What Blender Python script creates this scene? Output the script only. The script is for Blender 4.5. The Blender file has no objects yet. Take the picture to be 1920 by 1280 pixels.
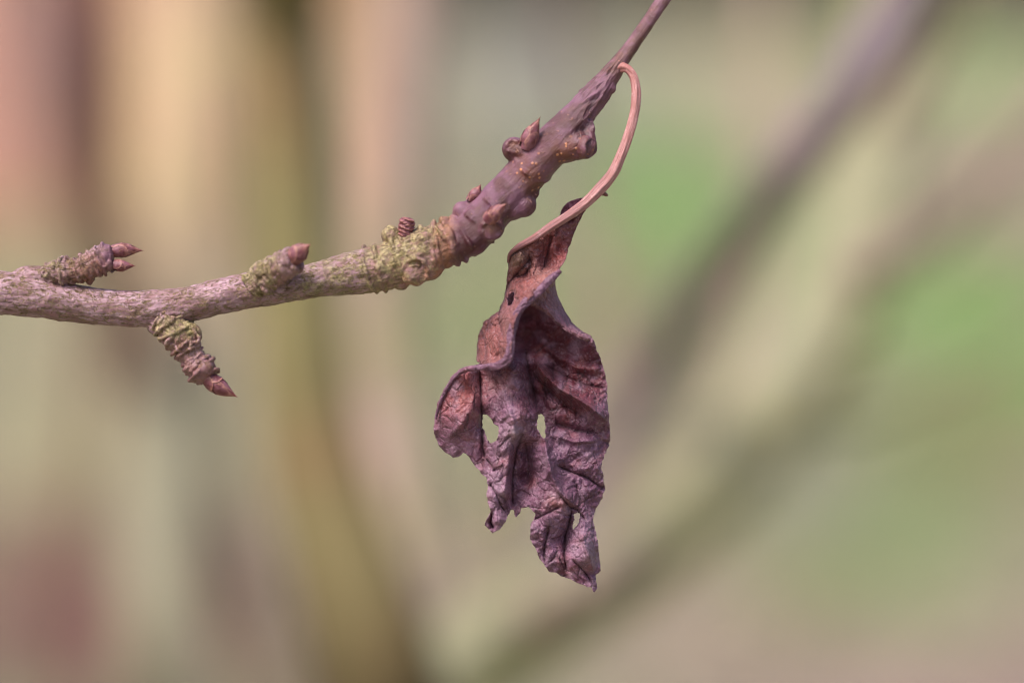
import bpy, bmesh, math, random
import numpy as np
from mathutils import Vector, Matrix

random.seed(7)
rng = np.random.default_rng(7)
sc = bpy.context.scene
COL = sc.collection

# ---------------------------------------------------------------- camera
LENS, SENSOR, FOCUS = 100.0, 36.0, 0.45
CAM_H, PITCH = 1.30, math.radians(8.0)
W, H = 1920.0, 1280.0
cam_d = bpy.data.cameras.new('camera')
cam_d.lens, cam_d.sensor_width = LENS, SENSOR
cam_d.clip_start, cam_d.clip_end = 0.01, 1000.0
cam_d.dof.use_dof = True
cam_d.dof.focus_distance = FOCUS
cam_d.dof.aperture_fstop = 4.2
cam = bpy.data.objects.new('camera', cam_d)
cam.location = (0, 0, CAM_H)
cam.rotation_euler = (math.radians(90) - PITCH, 0, 0)
COL.objects.link(cam)
sc.camera = cam

# ---------------------------------------------------------------- sky, sun, exposure
SUN_EL, SUN_AZ = math.radians(60), math.radians(-130)     # azimuth from +Y towards +X
wd = bpy.data.worlds.new('World'); sc.world = wd; wd.use_nodes = True
wn = wd.node_tree
sky = wn.nodes.new('ShaderNodeTexSky'); sky.sky_type = 'NISHITA'; sky.sun_disc = False
sky.sun_elevation = SUN_EL; sky.sun_rotation = SUN_AZ
sky.air_density = 1.0; sky.dust_density = 6.0; sky.ozone_density = 1.0
wn.links.new(sky.outputs[0], wn.nodes['Background'].inputs[0])
wn.nodes['Background'].inputs[1].default_value = 0.095
sun_d = bpy.data.lights.new('sun', 'SUN'); sun_d.energy = 1.5; sun_d.angle = math.radians(18)
sun_d.color = (1.0, 0.94, 0.90)
sun = bpy.data.objects.new('sun', sun_d); COL.objects.link(sun)
sdir = Vector((math.sin(SUN_AZ)*math.cos(SUN_EL), math.cos(SUN_AZ)*math.cos(SUN_EL), math.sin(SUN_EL)))
sun.rotation_euler = sdir.to_track_quat('Z', 'Y').to_euler()
sc.view_settings.view_transform = 'Standard'; sc.view_settings.look = 'None'
sc.view_settings.gamma = 1.0; sc.view_settings.exposure = 1.27
sc.render.engine = 'CYCLES'
sc.cycles.use_denoising = True
sc.cycles.max_bounces = 8
sc.cycles.filter_width = 1.1

# ---------------------------------------------------------------- helpers
RT = np.array((1.0, 0, 0))
FW = np.array((0, math.cos(PITCH), -math.sin(PITCH)))
UP = np.array((0, math.sin(PITCH), math.cos(PITCH)))
CAMP = np.array((0, 0, CAM_H))
K = SENSOR/LENS/W

def P(px, py, D=FOCUS):
    """points of the place at distance D along the viewing axis; arrays allowed"""
    px, py, D = np.broadcast_arrays(np.asarray(px, float), np.asarray(py, float), np.asarray(D, float))
    x = (px - W/2)*K*D; y = (H/2 - py)*K*D
    return CAMP + x[..., None]*RT + y[..., None]*UP + D[..., None]*FW

def Q(a):
    """rows (px, py, z mm towards the viewer) near the focus distance"""
    a = np.asarray(a, float)
    return P(a[:, 0], a[:, 1], FOCUS - a[:, 2]/1000.0)
MM = K*FOCUS          # metres per photo pixel at the focus distance

def ground_hit(px, py):
    d = FW + (px - W/2)*K*RT + (H/2 - py)*K*UP
    t = -CAM_H/d[2]
    return CAMP + d*t

_perm = rng.permutation(256); _perm = np.concatenate([_perm, _perm, _perm])
_grad = rng.normal(size=(256, 3)); _grad /= np.linalg.norm(_grad, axis=1)[:, None]
def perlin(p):
    p = np.asarray(p, float)
    i = np.floor(p).astype(int); f = p - i; i &= 255
    u = f*f*f*(f*(f*6 - 15) + 10)
    out = np.zeros(p.shape[:-1])
    for dx in (0, 1):
        for dy in (0, 1):
            for dz in (0, 1):
                h = _perm[_perm[_perm[i[..., 0] + dx] + i[..., 1] + dy] + i[..., 2] + dz]
                g = _grad[h]
                d = g[..., 0]*(f[..., 0] - dx) + g[..., 1]*(f[..., 1] - dy) + g[..., 2]*(f[..., 2] - dz)
                w = (u[..., 0] if dx else 1 - u[..., 0])*(u[..., 1] if dy else 1 - u[..., 1])*(u[..., 2] if dz else 1 - u[..., 2])
                out += w*d
    return out*1.6
def fbm(p, n=4, lac=2.03, gain=0.5):
    p = np.asarray(p, float); a, s, o = 1.0, 1.0, 0
    for k in range(n):
        o = o + a*perlin(p*s + 17.3*k); a *= gain; s *= lac
    return o
def ridged(p, n=3):
    p = np.asarray(p, float); a, s, o = 1.0, 1.0, 0
    for k in range(n):
        o = o + a*(1 - 2*np.abs(perlin(p*s + 31.7*k))); a *= 0.5; s *= 2.1
    return o

def catmull(pts, n):
    """n samples of a centripetal-ish spline through rows of pts (any columns)"""
    pts = np.asarray(pts, float)
    ch = np.r_[0, np.cumsum(np.linalg.norm(np.diff(pts[:, :2], axis=0), axis=1) + 1e-9)] if pts.shape[1] > 1 else np.arange(len(pts), dtype=float)
    m = np.gradient(pts, ch, axis=0)
    t = np.linspace(0, ch[-1], n)
    k = np.clip(np.searchsorted(ch, t, side='right') - 1, 0, len(pts) - 2)
    h = (ch[k + 1] - ch[k])[:, None]; u = ((t - ch[k])/(ch[k + 1] - ch[k]))[:, None]
    return ((2*u**3 - 3*u**2 + 1)*pts[k] + (u**3 - 2*u**2 + u)*h*m[k]
            + (-2*u**3 + 3*u**2)*pts[k + 1] + (u**3 - u**2)*h*m[k + 1])

def frames(c):
    t = np.gradient(c, axis=0); t /= np.linalg.norm(t, axis=1)[:, None]
    ref = -FW
    n = ref - t*(t @ ref)[:, None]; n /= np.linalg.norm(n, axis=1)[:, None]
    b = np.cross(t, n)
    return t, n, b

def tube_geo(c, r, nseg=24, cap=True, rfun=None, flat=1.0):
    """sweep; returns verts, faces, (s, theta) per vertex; theta 0 faces the viewer"""
    n = len(c); t, nn, bb = frames(c)
    th = np.linspace(-math.pi, math.pi, nseg, endpoint=False)
    s = np.r_[0, np.cumsum(np.linalg.norm(np.diff(c, axis=0), axis=1))]
    S, T = np.meshgrid(s, th, indexing='ij')
    R = np.repeat(np.asarray(r, float)[:, None], nseg, 1)
    if rfun is not None: R = rfun(S, T, R)
    V = c[:, None, :] + R[..., None]*(np.cos(T)[..., None]*nn[:, None, :]*flat + np.sin(T)[..., None]*bb[:, None, :])
    V = V.reshape(-1, 3)
    i = np.arange(n - 1)[:, None]*nseg; j = np.arange(nseg)[None, :]; j2 = (j + 1) % nseg
    F = np.stack([i + j, i + j2, i + nseg + j2, i + nseg + j], -1).reshape(-1, 4).tolist()
    ST = np.stack([S.ravel(), T.ravel()], 1)
    if cap:
        V = np.vstack([V, c[:1], c[-1:]]); ST = np.vstack([ST, [[0, 0]], [[s[-1], 0]]])
        a, z = n*nseg, n*nseg + 1
        F += [[a, (k + 1) % nseg, k] for k in range(nseg)]
        o = (n - 1)*nseg
        F += [[z, o + k, o + (k + 1) % nseg] for k in range(nseg)]
    return V, F, ST

def mesh_obj(name, V, F, mat=None, parent=None, smooth=True, attrs=None, vec=None, cols=None):
    me = bpy.data.meshes.new(name)
    me.from_pydata(np.asarray(V).tolist(), [], F if isinstance(F, list) else F.tolist())
    if smooth: me.polygons.foreach_set('use_smooth', np.ones(len(me.polygons), bool))
    set_attrs(me, attrs, vec, cols)
    if mat: me.materials.append(mat)
    me.update()
    o = bpy.data.objects.new(name, me); COL.objects.link(o)
    if parent: o.parent = parent
    return o
def set_attrs(me, attrs=None, vec=None, cols=None):
    for k, a in (attrs or {}).items():
        at = me.attributes.new(k, 'FLOAT', 'POINT'); at.data.foreach_set('value', np.asarray(a, np.float32).ravel())
    for k, a in (vec or {}).items():
        at = me.attributes.new(k, 'FLOAT_VECTOR', 'POINT'); at.data.foreach_set('vector', np.asarray(a, np.float32).ravel())
    for k, a in (cols or {}).items():
        a = np.asarray(a, np.float32); a = np.hstack([a, np.ones((len(a), 1), np.float32)])
        at = me.attributes.new(k, 'FLOAT_COLOR', 'POINT'); at.data.foreach_set('color', a.ravel())

def empty(name, loc, label=None, cat=None, group=None, parent=None):
    o = bpy.data.objects.new(name, None); COL.objects.link(o); o.empty_display_size = 0.01
    if parent: o.parent = parent
    else: o.location = loc
    if label: o['label'] = label
    if cat: o['category'] = cat
    if group: o['group'] = group
    return o
def reparent(o, root):
    bpy.context.view_layer.update()
    o.parent = root; o.matrix_parent_inverse = root.matrix_world.inverted()

def s2l(*c):
    c = np.array(c, float)/255
    return tuple(np.where(c < 0.04045, c/12.92, ((c + 0.055)/1.055)**2.4))

# ---- node helpers
class NT:
    def __init__(s, name):
        s.m = bpy.data.materials.new(name); s.m.use_nodes = True
        s.t = s.m.node_tree; s.b = s.t.nodes['Principled BSDF']; s.out = s.t.nodes['Material Output']
    def n(s, typ, **kw):
        x = s.t.nodes.new(typ)
        for k, v in kw.items(): setattr(x, k, v)
        return x
    def l(s, a, b): s.t.links.new(a, b)
    def val(s, sock, v):
        if hasattr(v, 'is_linked') or isinstance(v, bpy.types.NodeSocket): s.l(v, sock)
        else: sock.default_value = v
    def attr(s, name, out='Fac'):
        x = s.n('ShaderNodeAttribute'); x.attribute_name = name; return x.outputs[out]
    def math(s, op, a, b=0.0, c=0.0, clamp=False):
        x = s.n('ShaderNodeMath', operation=op, use_clamp=clamp)
        s.val(x.inputs[0], a); s.val(x.inputs[1], b); s.val(x.inputs[2], c); return x.outputs[0]
    def noise(s, vec, scale, detail=4.0, rough=0.55, dist=0.0, out=0):
        x = s.n('ShaderNodeTexNoise'); s.l(vec, x.inputs['Vector']) if vec else None
        x.inputs['Scale'].default_value = scale; x.inputs['Detail'].default_value = detail
        x.inputs['Roughness'].default_value = rough; x.inputs['Distortion'].default_value = dist
        return x.outputs[out]
    def voro(s, vec, scale, feature='F1', rand=1.0, out='Distance'):
        x = s.n('ShaderNodeTexVoronoi', feature=feature); s.l(vec, x.inputs['Vector'])
        x.inputs['Scale'].default_value = scale; x.inputs['Randomness'].default_value = rand
        return x.outputs[out]
    def vscale(s, vec, sc_, add=(0, 0, 0)):
        x = s.n('ShaderNodeMapping'); s.l(vec, x.inputs['Vector'])
        x.inputs['Scale'].default_value = sc_; x.inputs['Location'].default_value = add; return x.outputs[0]
    def vadd(s, a, b):
        x = s.n('ShaderNodeVectorMath', operation='ADD'); s.l(a, x.inputs[0]); s.l(b, x.inputs[1]); return x.outputs[0]
    def vmul(s, a, k):
        x = s.n('ShaderNodeVectorMath', operation='SCALE'); s.l(a, x.inputs[0]); s.val(x.inputs['Scale'], k); return x.outputs[0]
    def ramp(s, f, lo, hi, a=0.0, b=1.0, smooth=True):
        x = s.n('ShaderNodeMapRange'); x.interpolation_type = 'SMOOTHSTEP' if smooth else 'LINEAR'
        s.val(x.inputs[0], f); x.inputs[1].default_value = lo; x.inputs[2].default_value = hi
        s.val(x.inputs[3], a); s.val(x.inputs[4], b); return x.outputs[0]
    def mix(s, f, a, b, blend='MIX'):
        x = s.n('ShaderNodeMix', data_type='RGBA', blend_type=blend); s.val(x.inputs[0], f)
        for k, v in ((6, a), (7, b)):
            if isinstance(v, tuple): x.inputs[k].default_value = (*v[:3], 1)
            else: s.l(v, x.inputs[k])
        return x.outputs[2]
    def bump(s, h, dist, strength=1.0, normal=None):
        x = s.n('ShaderNodeBump'); x.inputs['Distance'].default_value = dist; x.inputs['Strength'].default_value = strength
        s.l(h, x.inputs['Height'])
        if normal: s.l(normal, x.inputs['Normal'])
        return x.outputs[0]
    def done(s, col, rough=0.7, normal=None, spec=0.3):
        s.val(s.b.inputs['Base Color'], (*col[:3], 1) if isinstance(col, tuple) else col)
        s.val(s.b.inputs['Roughness'], rough)
        s.b.inputs['Specular IOR Level'].default_value = spec
        if normal: s.l(normal, s.b.inputs['Normal'])
        return s.m

# ================================================================= SETTING
# ---- ground: one sheet to the horizon, finer where the camera looks
LITTER = np.array(s2l(134, 130, 108)); GRASS = np.array(s2l(106, 150, 76)); PALE = np.array(s2l(168, 164, 128))
RED = np.array(s2l(104, 60, 64)); OLIVE = np.array(s2l(112, 114, 66)); PINK = np.array(s2l(146, 124, 116))
YGREEN = np.array(s2l(140, 138, 62)); BLUEG = np.array(s2l(112, 116, 122))
patches = [  # photo px, py, radius px, colour, weight
    (1250, 380, 210, GRASS, 1.0), (1420, 560, 130, GRASS, .25), (1200, 620, 150, OLIVE, 0.6), (1900, 640, 230, GRASS, 1.0), (1800, 130, 130, GRASS, 1.0),
    (1780, 850, 150, OLIVE, 0.9), (1690, 1080, 150, GRASS, .65), (1850, 1000, 160, LITTER, .9), (1500, 1150, 120, OLIVE, .5),
    (1450, 880, 120, BLUEG, .5), (60, 1150, 230, RED, 1.0), (200, 1240, 160, RED, 1.0), (480, 1260, 110, PINK, .9),
    (130, 820, 170, PALE, 1.0), (10, 420, 100, YGREEN, .9), (900, 600, 130, OLIVE, .5), (880, 560, 110, GRASS, .6),
    (100, 560, 120, PALE, .6), (1000, 1000, 150, OLIVE, .7), (1150, 830, 130, PINK, .6), (1420, 150, 130, PALE, .6),
    (1000, 200, 120, BLUEG, .8), (1300, 1220, 150, PINK, .25), (300, 640, 200, PINK, .5), (20, 1000, 120, RED, .8), (1860, 300, 100, PINK, .8), (420, 600, 170, np.array(s2l(176, 154, 126)), .9), (430, 900, 150, np.array(s2l(164, 150, 126)), .8), (1000, 30, 130, BLUEG, .9), (1700, 900, 130, GRASS, .5), (1640, 620, 120, GRASS, .3), (1800, 480, 90, OLIVE, .6), (1600, 980, 90, LITTER, .5), (1880, 800, 90, OLIVE, .8), (1480, 1060, 100, GRASS, .35), (1880, 1200, 120, PINK, .3)]
gx = np.sinh(np.linspace(-5.6, 5.6, 181))*1.45
gy = np.r_[np.linspace(-200, 2, 12), np.linspace(2.4, 16, 120), 16*np.geomspace(1.02, 28, 60)]
GX, GY = np.meshgrid(gx, gy, indexing='ij')
gp = np.stack([GX, GY, np.zeros_like(GX)], -1)
gc = LITTER + np.clip(fbm(gp*0.45, 3), -1, 1)[..., None]*(GRASS - LITTER)*0.35
for (a, b, r, c, w) in patches:
    q = ground_hit(a, b); q1 = ground_hit(a + r, b); q2 = ground_hit(a, b - r*.7); q3 = ground_hit(a, min(b + r*.7, 3000))
    rx = abs(q1[0] - q[0]); ry = np.where(GY > q[1], q2[1] - q[1], q[1] - q3[1])
    g = w*np.exp(-0.5*(((GX - q[0])/rx)**2 + ((GY - q[1])/np.abs(ry))**2)*2.2)
    gc = gc*(1 - g[..., None]) + c*g[..., None]
gz = fbm(gp*0.5, 3)*0.025*np.clip((GY - 1)/6, 0, 1)
gp[..., 2] = gz
nxg, nyg = len(gx), len(gy)
ii = (np.arange(nxg - 1)[:, None]*nyg + np.arange(nyg - 1)[None, :])
gF = np.stack([ii, ii + nyg, ii + nyg + 1, ii + 1], -1).reshape(-1, 4)
m = NT('lawn_and_leaf_litter')
geo = m.n('ShaderNodeNewGeometry').outputs['Position']
nz = m.noise(geo, 9.0, 6, 0.7); nz2 = m.noise(geo, 60.0, 3, 0.6)
col = m.mix(m.ramp(nz, .35, .7, 0, .5), m.attr('gcol', 'Color'), (0.15, 0.125, 0.085))
col = m.mix(m.ramp(nz2, .45, .7, 0, .5), col, m.mix(0.5, m.attr('gcol', 'Color'), (0.42, 0.36, 0.22)))
ground = mesh_obj('ground', gp.reshape(-1, 3), gF, m.done(col, 0.95, m.bump(nz2, 0.02), 0.1), cols={'gcol': gc.reshape(-1, 3)})
ground['kind'] = 'structure'; ground['label'] = 'lawn with patches of brown leaf litter, far out of focus'

# ---- short grass and fallen leaves as stuff (uncountable)
def scatter(n, y0, y1):
    y = y0 + (y1 - y0)*rng.random(n)**1.4
    x = (rng.random(n) - .5)*2*(0.24*y + 0.5)
    return np.stack([x, y], 1)
ggx, ggy = gx, gy
def ground_col(xy):
    i = np.clip(np.searchsorted(ggx, xy[:, 0]) - 1, 0, nxg - 1); j = np.clip(np.searchsorted(ggy, xy[:, 1]) - 1, 0, nyg - 1)
    return gc[i, j], gp[i, j, 2]
xy = scatter(52000, 3.6, 26)
gcol, zz = ground_col(xy)
greenness = gcol[:, 1] - 0.5*(gcol[:, 0] + gcol[:, 2])
keep = rng.random(len(xy)) < np.clip(greenness*14 + .12, 0.06, 1)
xy, gcol, zz = xy[keep], gcol[keep], zz[keep]
n = len(xy); a = rng.random(n)*6.283; hgt = 0.03 + 0.05*rng.random(n); wid = 0.003 + 0.004*rng.random(n)
base = np.c_[xy, zz - .004]; d = np.c_[np.cos(a), np.sin(a), np.zeros(n)]; e = np.c_[-np.sin(a), np.cos(a), np.zeros(n)]
lean = (rng.random(n) - .3)[:, None]*d*hgt[:, None]
tri = np.stack([base - e*wid[:, None], base + e*wid[:, None], base + lean + np.c_[np.zeros((n, 2)), hgt]], 1).reshape(-1, 3)
m = NT('grass_blade')
m.val(m.b.inputs['Base Color'], m.attr('bcol', 'Color')); m.b.inputs['Roughness'].default_value = .8
gcb = np.repeat(np.clip(gcol*(0.75 + .5*rng.random((n, 1))), 0, 1), 3, 0)
gr = mesh_obj('grass', tri, np.arange(3*n).reshape(-1, 3), m.m, smooth=False, cols={'bcol': gcb})
gr['kind'] = 'stuff'; gr['label'] = 'short blurred grass growing in green patches behind the leaf'; gr['category'] = 'grass'
xy = scatter(9000, 3.6, 22); lc, zz = ground_col(xy)
n = len(xy); a = rng.random(n)*6.283; sz = 0.018 + .03*rng.random(n)
d = np.c_[np.cos(a), np.sin(a), .35*(rng.random(n) - .5)]*sz[:, None]; e = np.c_[-np.sin(a), np.cos(a), .35*(rng.random(n) - .5)]*(sz*.6)[:, None]
base = np.c_[xy, zz + .012]
up = np.c_[np.zeros((n, 2)), .25*sz]
quad = np.stack([base - d, base - e + up, base + d, base + e + up], 1).reshape(-1, 3)
lcol = np.clip(lc*(.6 + .8*rng.random((n, 1))) + rng.normal(0, .012, (n, 3)), 0.01, 1)
fl = mesh_obj('fallen_leaves', quad, np.arange(4*n).reshape(-1, 4), m.m, smooth=False, cols={'bcol': np.repeat(lcol, 4, 0)})
fl['kind'] = 'stuff'; fl['label'] = 'scattered brown fallen leaves on the far ground'; fl['category'] = 'leaves'

# ---- brick garden wall far at left, and a far hedge
def box(c, s):
    v = np.array([[x, y, z] for x in (-.5, .5) for y in (-.5, .5) for z in (-.5, .5)])*s + c
    f = [[0, 1, 3, 2], [4, 6, 7, 5], [0, 4, 5, 1], [2, 3, 7, 6], [0, 2, 6, 4], [1, 5, 7, 3]]
    return v, f
wall = empty('garden_wall', (-3.2, 13.5, 0), 'pinkish red brick garden wall blurred in the upper left background', 'wall')
m = NT('old_brick'); g_ = m.n('ShaderNodeNewGeometry').outputs['Position']
br = m.n('ShaderNodeTexBrick'); m.l(m.vscale(g_, (1, 1, 1)), br.inputs['Vector'])
sep = m.n('ShaderNodeSeparateXYZ'); m.l(g_, sep.inputs[0]); cmb = m.n('ShaderNodeCombineXYZ')
m.l(sep.outputs[0], cmb.inputs[0]); m.l(sep.outputs[2], cmb.inputs[1]); m.l(cmb.outputs[0], br.inputs['Vector'])
br.inputs['Scale'].default_value = 1; br.inputs['Brick Width'].default_value = .225; br.inputs['Row Height'].default_value = .075; br.inputs['Mortar Size'].default_value = .006
br.inputs['Color1'].default_value = (*s2l(188, 136, 122), 1); br.inputs['Color2'].default_value = (*s2l(176, 126, 114), 1); br.inputs['Mortar'].default_value = (.5, .42, .36, 1)
brickm = m.done(br.outputs[0], .9, None, .2)
v, f = box((-3.63, 13.5, .9), (3.54, .22, 1.8)); o = mesh_obj('wall_face', v, f, brickm, smooth=False); reparent(o, wall)
m = NT('coping_stone'); capm = m.done(m.mix(m.noise(m.n('ShaderNodeNewGeometry').outputs['Position'], 6), (.35, .28, .24), (.5, .42, .36)), .9)
for k in range(6):
    v, f = box((-5.1 + k*.585, 13.5, 1.845), (.575, .30, .08)); o = mesh_obj('coping_stone', v, f, capm, smooth=False); reparent(o, wall)

pw = empty('plastered_wall', (-1.3, 13.52, 0), 'pale peach plastered wall blurred behind the stems, right of the brick wall', 'wall')
m = NT('peach_plaster'); g_ = m.n('ShaderNodeNewGeometry').outputs['Position']
plm = m.done(m.mix(m.noise(g_, 3.0, 5, .6), s2l(206, 164, 128), s2l(188, 150, 120)), .9, m.bump(m.noise(g_, 60, 4), .004), .2)
v, f = box((-1.3, 13.52, .95), (1.11, .24, 1.9)); o = mesh_obj('wall_face', v, f, plm, smooth=False); reparent(o, pw)
v, f = box((-1.3, 13.52, 1.94), (1.10, .32, .075)); o = mesh_obj('coping_stone', v, f, capm, smooth=False); reparent(o, pw)
def leaf_cloud(n, centre, rad, size, squash=1.0):
    d = rng.normal(size=(n, 3)); d /= np.linalg.norm(d, axis=1)[:, None]
    p = centre + d*(rng.random((n, 1))**.4)*rad*(1 + .25*fbm(d*1.7 + centre, 2)[:, None])
    u = rng.normal(size=(n, 3)); u /= np.linalg.norm(u, axis=1)[:, None]
    w = np.cross(u, rng.normal(size=(n, 3))); w /= np.linalg.norm(w, axis=1)[:, None]
    s = size*(.6 + .8*rng.random((n, 1)))
    return np.stack([p - u*s, p - w*s*.5, p + u*s, p + w*s*.5], 1).reshape(-1, 3)
hedge = empty('hedge', (4, 46, 0), 'dark brownish hedge along the far edge of the lawn', 'hedge')
vs = []
for k in range(46):
    vs.append(leaf_cloud(420, np.array((-10 + k*.62, 46 + rng.normal()*.3, .9 + .15*rng.normal())), np.array((1.0, .9, 1.15)), .12))
vs = np.vstack(vs)
m = NT('hedge_leaf'); hm = m.done(m.mix(m.noise(m.n('ShaderNodeNewGeometry').outputs['Position'], 1.2, 2), (.10, .08, .07), (.08, .085, .05)), .8)
o = mesh_obj('foliage', vs, np.arange(len(vs)).reshape(-1, 4), hm, smooth=False); reparent(o, hedge)
m = NT('hedge_wood'); hw = m.done((.08, .06, .045), .9)
for k in range(12):
    c = catmull([(-9.5 + k*2.3, 46, 0), (-9.4 + k*2.3, 46, .6), (-9.5 + k*2.3 + .2*rng.normal(), 46, 1.3)], 8)
    v, f, _ = tube_geo(c, np.linspace(.05, .015, 8), 7); o = mesh_obj('stem', v, f, hw); reparent(o, hedge)

# ---- background tree limbs
def bark_mat(name, c1, c2, moss, moss_amt=.4, side=None, low=None):
    m = NT(name); g_ = m.n('ShaderNodeNewGeometry'); p = g_.outputs['Position']
    n1 = m.noise(p, 22, 6, .65); n2 = m.noise(m.vscale(p, (1, 1, .25)), 140, 4, .6); n3 = m.noise(p, 9, 3)
    col = m.mix(m.ramp(n1, .35, .65), c1, c2)
    col = m.mix(m.ramp(n2, .5, .75, 0, .6), col, m.mix(.6, col, (.05, .035, .025)))
    fac = m.ramp(n3, .62 - moss_amt*.5, .82 - moss_amt*.5)
    if side is not None:      # moss prefers one side of the limb
        dt = m.n('ShaderNodeVectorMath', operation='DOT_PRODUCT'); m.l(g_.outputs['Normal'], dt.inputs[0]); dt.inputs[1].default_value = side
        fac = m.math('MULTIPLY', m.ramp(dt.outputs['Value'], -.2, .6), m.ramp(n3, .2, .5, .5, 1.0))
    col = m.mix(fac, col, moss)
    if low is not None:       # lichen-grey foot on the peach stem, darker foot on the olive limb
        sz = m.n('ShaderNodeSeparateXYZ'); m.l(p, sz.inputs[0])
        col = m.mix(m.ramp(m.math('ADD', sz.outputs[2], m.math('MULTIPLY', n3, .06)), 1.08, 1.24, 1, 0), col, low)
    return m.done(col, .9, m.bump(m.math('ADD', n1, n2), .004), .15)
def limb(name, pts, mat, root, nseg=28, n=60, rough=.06):
    """pts rows: px, py, D, width px"""
    a = catmull(pts, n); c = P(a[:, 0], a[:, 1], a[:, 2]); r = a[:, 3]*K*a[:, 2]/2
    ph = rng.random()*50
    def rf(S, T, R):
        q = np.stack([np.cos(T)*2 + ph, np.sin(T)*2, S*14], -1)
        return R*(1 + rough*1.6*fbm(q, 4))
    v, f, _ = tube_geo(c, r, nseg, True, rf)
    o = mesh_obj(name, v, f, mat); reparent(o, root); return o

M_olive = bark_mat('mossy_bark', s2l(128, 108, 76), s2l(108, 90, 64), s2l(116, 108, 74), .5, None, s2l(74, 64, 42))
M_pale = bark_mat('pale_bark', s2l(144, 142, 118), s2l(138, 134, 104), s2l(140, 135, 84), .5, (.5, 0, -.9))
M_purple = bark_mat('purple_bark', s2l(134, 120, 128), s2l(114, 102, 104), s2l(110, 102, 86), .3)
M_grey = bark_mat('pinkish_grey_bark', s2l(160, 138, 128), s2l(150, 130, 120), s2l(142, 132, 104), .3)
M_peach = bark_mat('peach_bark', s2l(174, 146, 124), s2l(168, 142, 116), s2l(168, 150, 116), .3, None, s2l(130, 126, 106))
M_redb_grey = bark_mat('brownish_bark', s2l(142, 118, 112), s2l(124, 102, 96), s2l(120, 112, 86), .3)
M_redb = bark_mat('red_brown_bark', s2l(146, 98, 88), s2l(130, 90, 82), s2l(142, 108, 88), .2)
M_pinkb = bark_mat('rose_bark', s2l(168, 136, 132), s2l(158, 128, 124), s2l(152, 134, 110), .3)

tree = empty('fruit_tree', tuple(P(740, 1500, .82)*np.array((1, 1, 0))), 'blurred mossy fruit tree whose limbs fan out in a V behind the leaf', 'tree')
q = P(740, 1400, .81)
ptk = np.array([(q[0] + .02, q[1] + .03, -.05), (q[0] + .012, q[1] + .02, .3), (q[0] - .004, q[1] + .01, .65), (q[0] + .004, q[1], q[2] - .05), tuple(P(740, 1310, .80))])
tt = np.linspace(0, 1, len(ptk)); tn = np.linspace(0, 1, 50)
ctk = np.stack([np.interp(tn, tt, ptk[:, k]) for k in range(3)], 1)
v, f, _ = tube_geo(ctk, np.interp(tn, [0, .08, .3, 1], [.05, .034, .027, .0175]), 28, True, lambda S, T, R: R*(1 + .09*fbm(np.stack([np.cos(T)*2, np.sin(T)*2, S*10], -1), 4)))
o = mesh_obj('trunk', v, f, M_olive); reparent(o, tree)
limb('limb', [(735, 1340, .80, 235), (697, 1220, .80, 225), (638, 1040, .82, 205), (590, 840, .84, 182), (560, 600, .85, 170), (543, 300, .86, 165), (528, 0, .86, 160), (515, -400, .76, 130), (520, -900, .78, 90), (500, -1300, .8, 40)], M_olive, tree)
limb('limb', [(745, 1340, .80, 200), (870, 1240, .82, 190), (1080, 1115, .88, 180), (1290, 950, .94, 175), (1450, 765, .98, 175), (1560, 580, 1.0, 172), (1625, 380, 1.05, 160), (1655, 150, 1.1, 145), (1680, -120, 1.12, 130), (1720, -500, 1.12, 110), (1700, -1000, 1.0, 70)], M_pale, tree, 32, 80)
limb('limb', [(840, 1270, .81, 80), (1010, 1090, .95, 74), (1140, 850, .98, 80), (1250, 660, .95, 86), (1345, 500, .86, 84), (1440, 370, .80, 84), (1560, 220, .77, 90), (1680, 40, .76, 100), (1760, -120, .76, 100), (1950, -420, .76, 70), (2100, -700, .76, 40)], M_purple, tree, 28, 80, .08)
limb('limb', [(750, 1330, .84, 130), (760, 1120, .95, 120), (730, 860, 1.0, 112), (715, 640, 1.02, 110), (735, 360, 1.03, 112), (770, 0, 1.04, 112), (800, -400, 1.05, 100), (800, -1000, 1.05, 50)], M_grey, tree)

limb('limb', [(1600, 520, .88, 60), (1700, 470, .9, 62), (1800, 390, .95, 60), (1920, 270, 1.0, 58), (2060, 90, 1.05, 46), (2200, -150, 1.1, 24)], M_redb_grey, tree, 22, 50)
limb('limb', [(1660, 240, .91, 40), (1740, 120, .9, 36), (1830, -20, .88, 34), (1930, -200, .88, 26), (2000, -400, .9, 12)], M_redb_grey, tree, 18, 40)
limb('limb', [(1440, 790, .84, 46), (1540, 800, .9, 40), (1680, 760, .97, 36), (1830, 690, 1.02, 34), (1990, 600, 1.06, 28), (2200, 440, 1.1, 12)], M_pale, tree, 18, 40)
limb('limb', [(1000, 1165, .81, 50), (1080, 1060, .9, 44), (1130, 940, .95, 40), (1150, 760, 1.0, 38), (1140, 560, 1.05, 34), (1100, 300, 1.1, 30), (1040, -50, 1.1, 24), (1000, -300, 1.1, 10)], M_redb_grey, tree, 18, 50)
limb('limb', [(1080, 1110, .82, 56), (1200, 1010, .9, 50), (1330, 820, 1.05, 46), (1400, 600, 1.15, 44), (1430, 300, 1.2, 40), (1440, -50, 1.25, 34), (1440, -500, 1.3, 16)], M_grey, tree, 20, 50)

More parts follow.
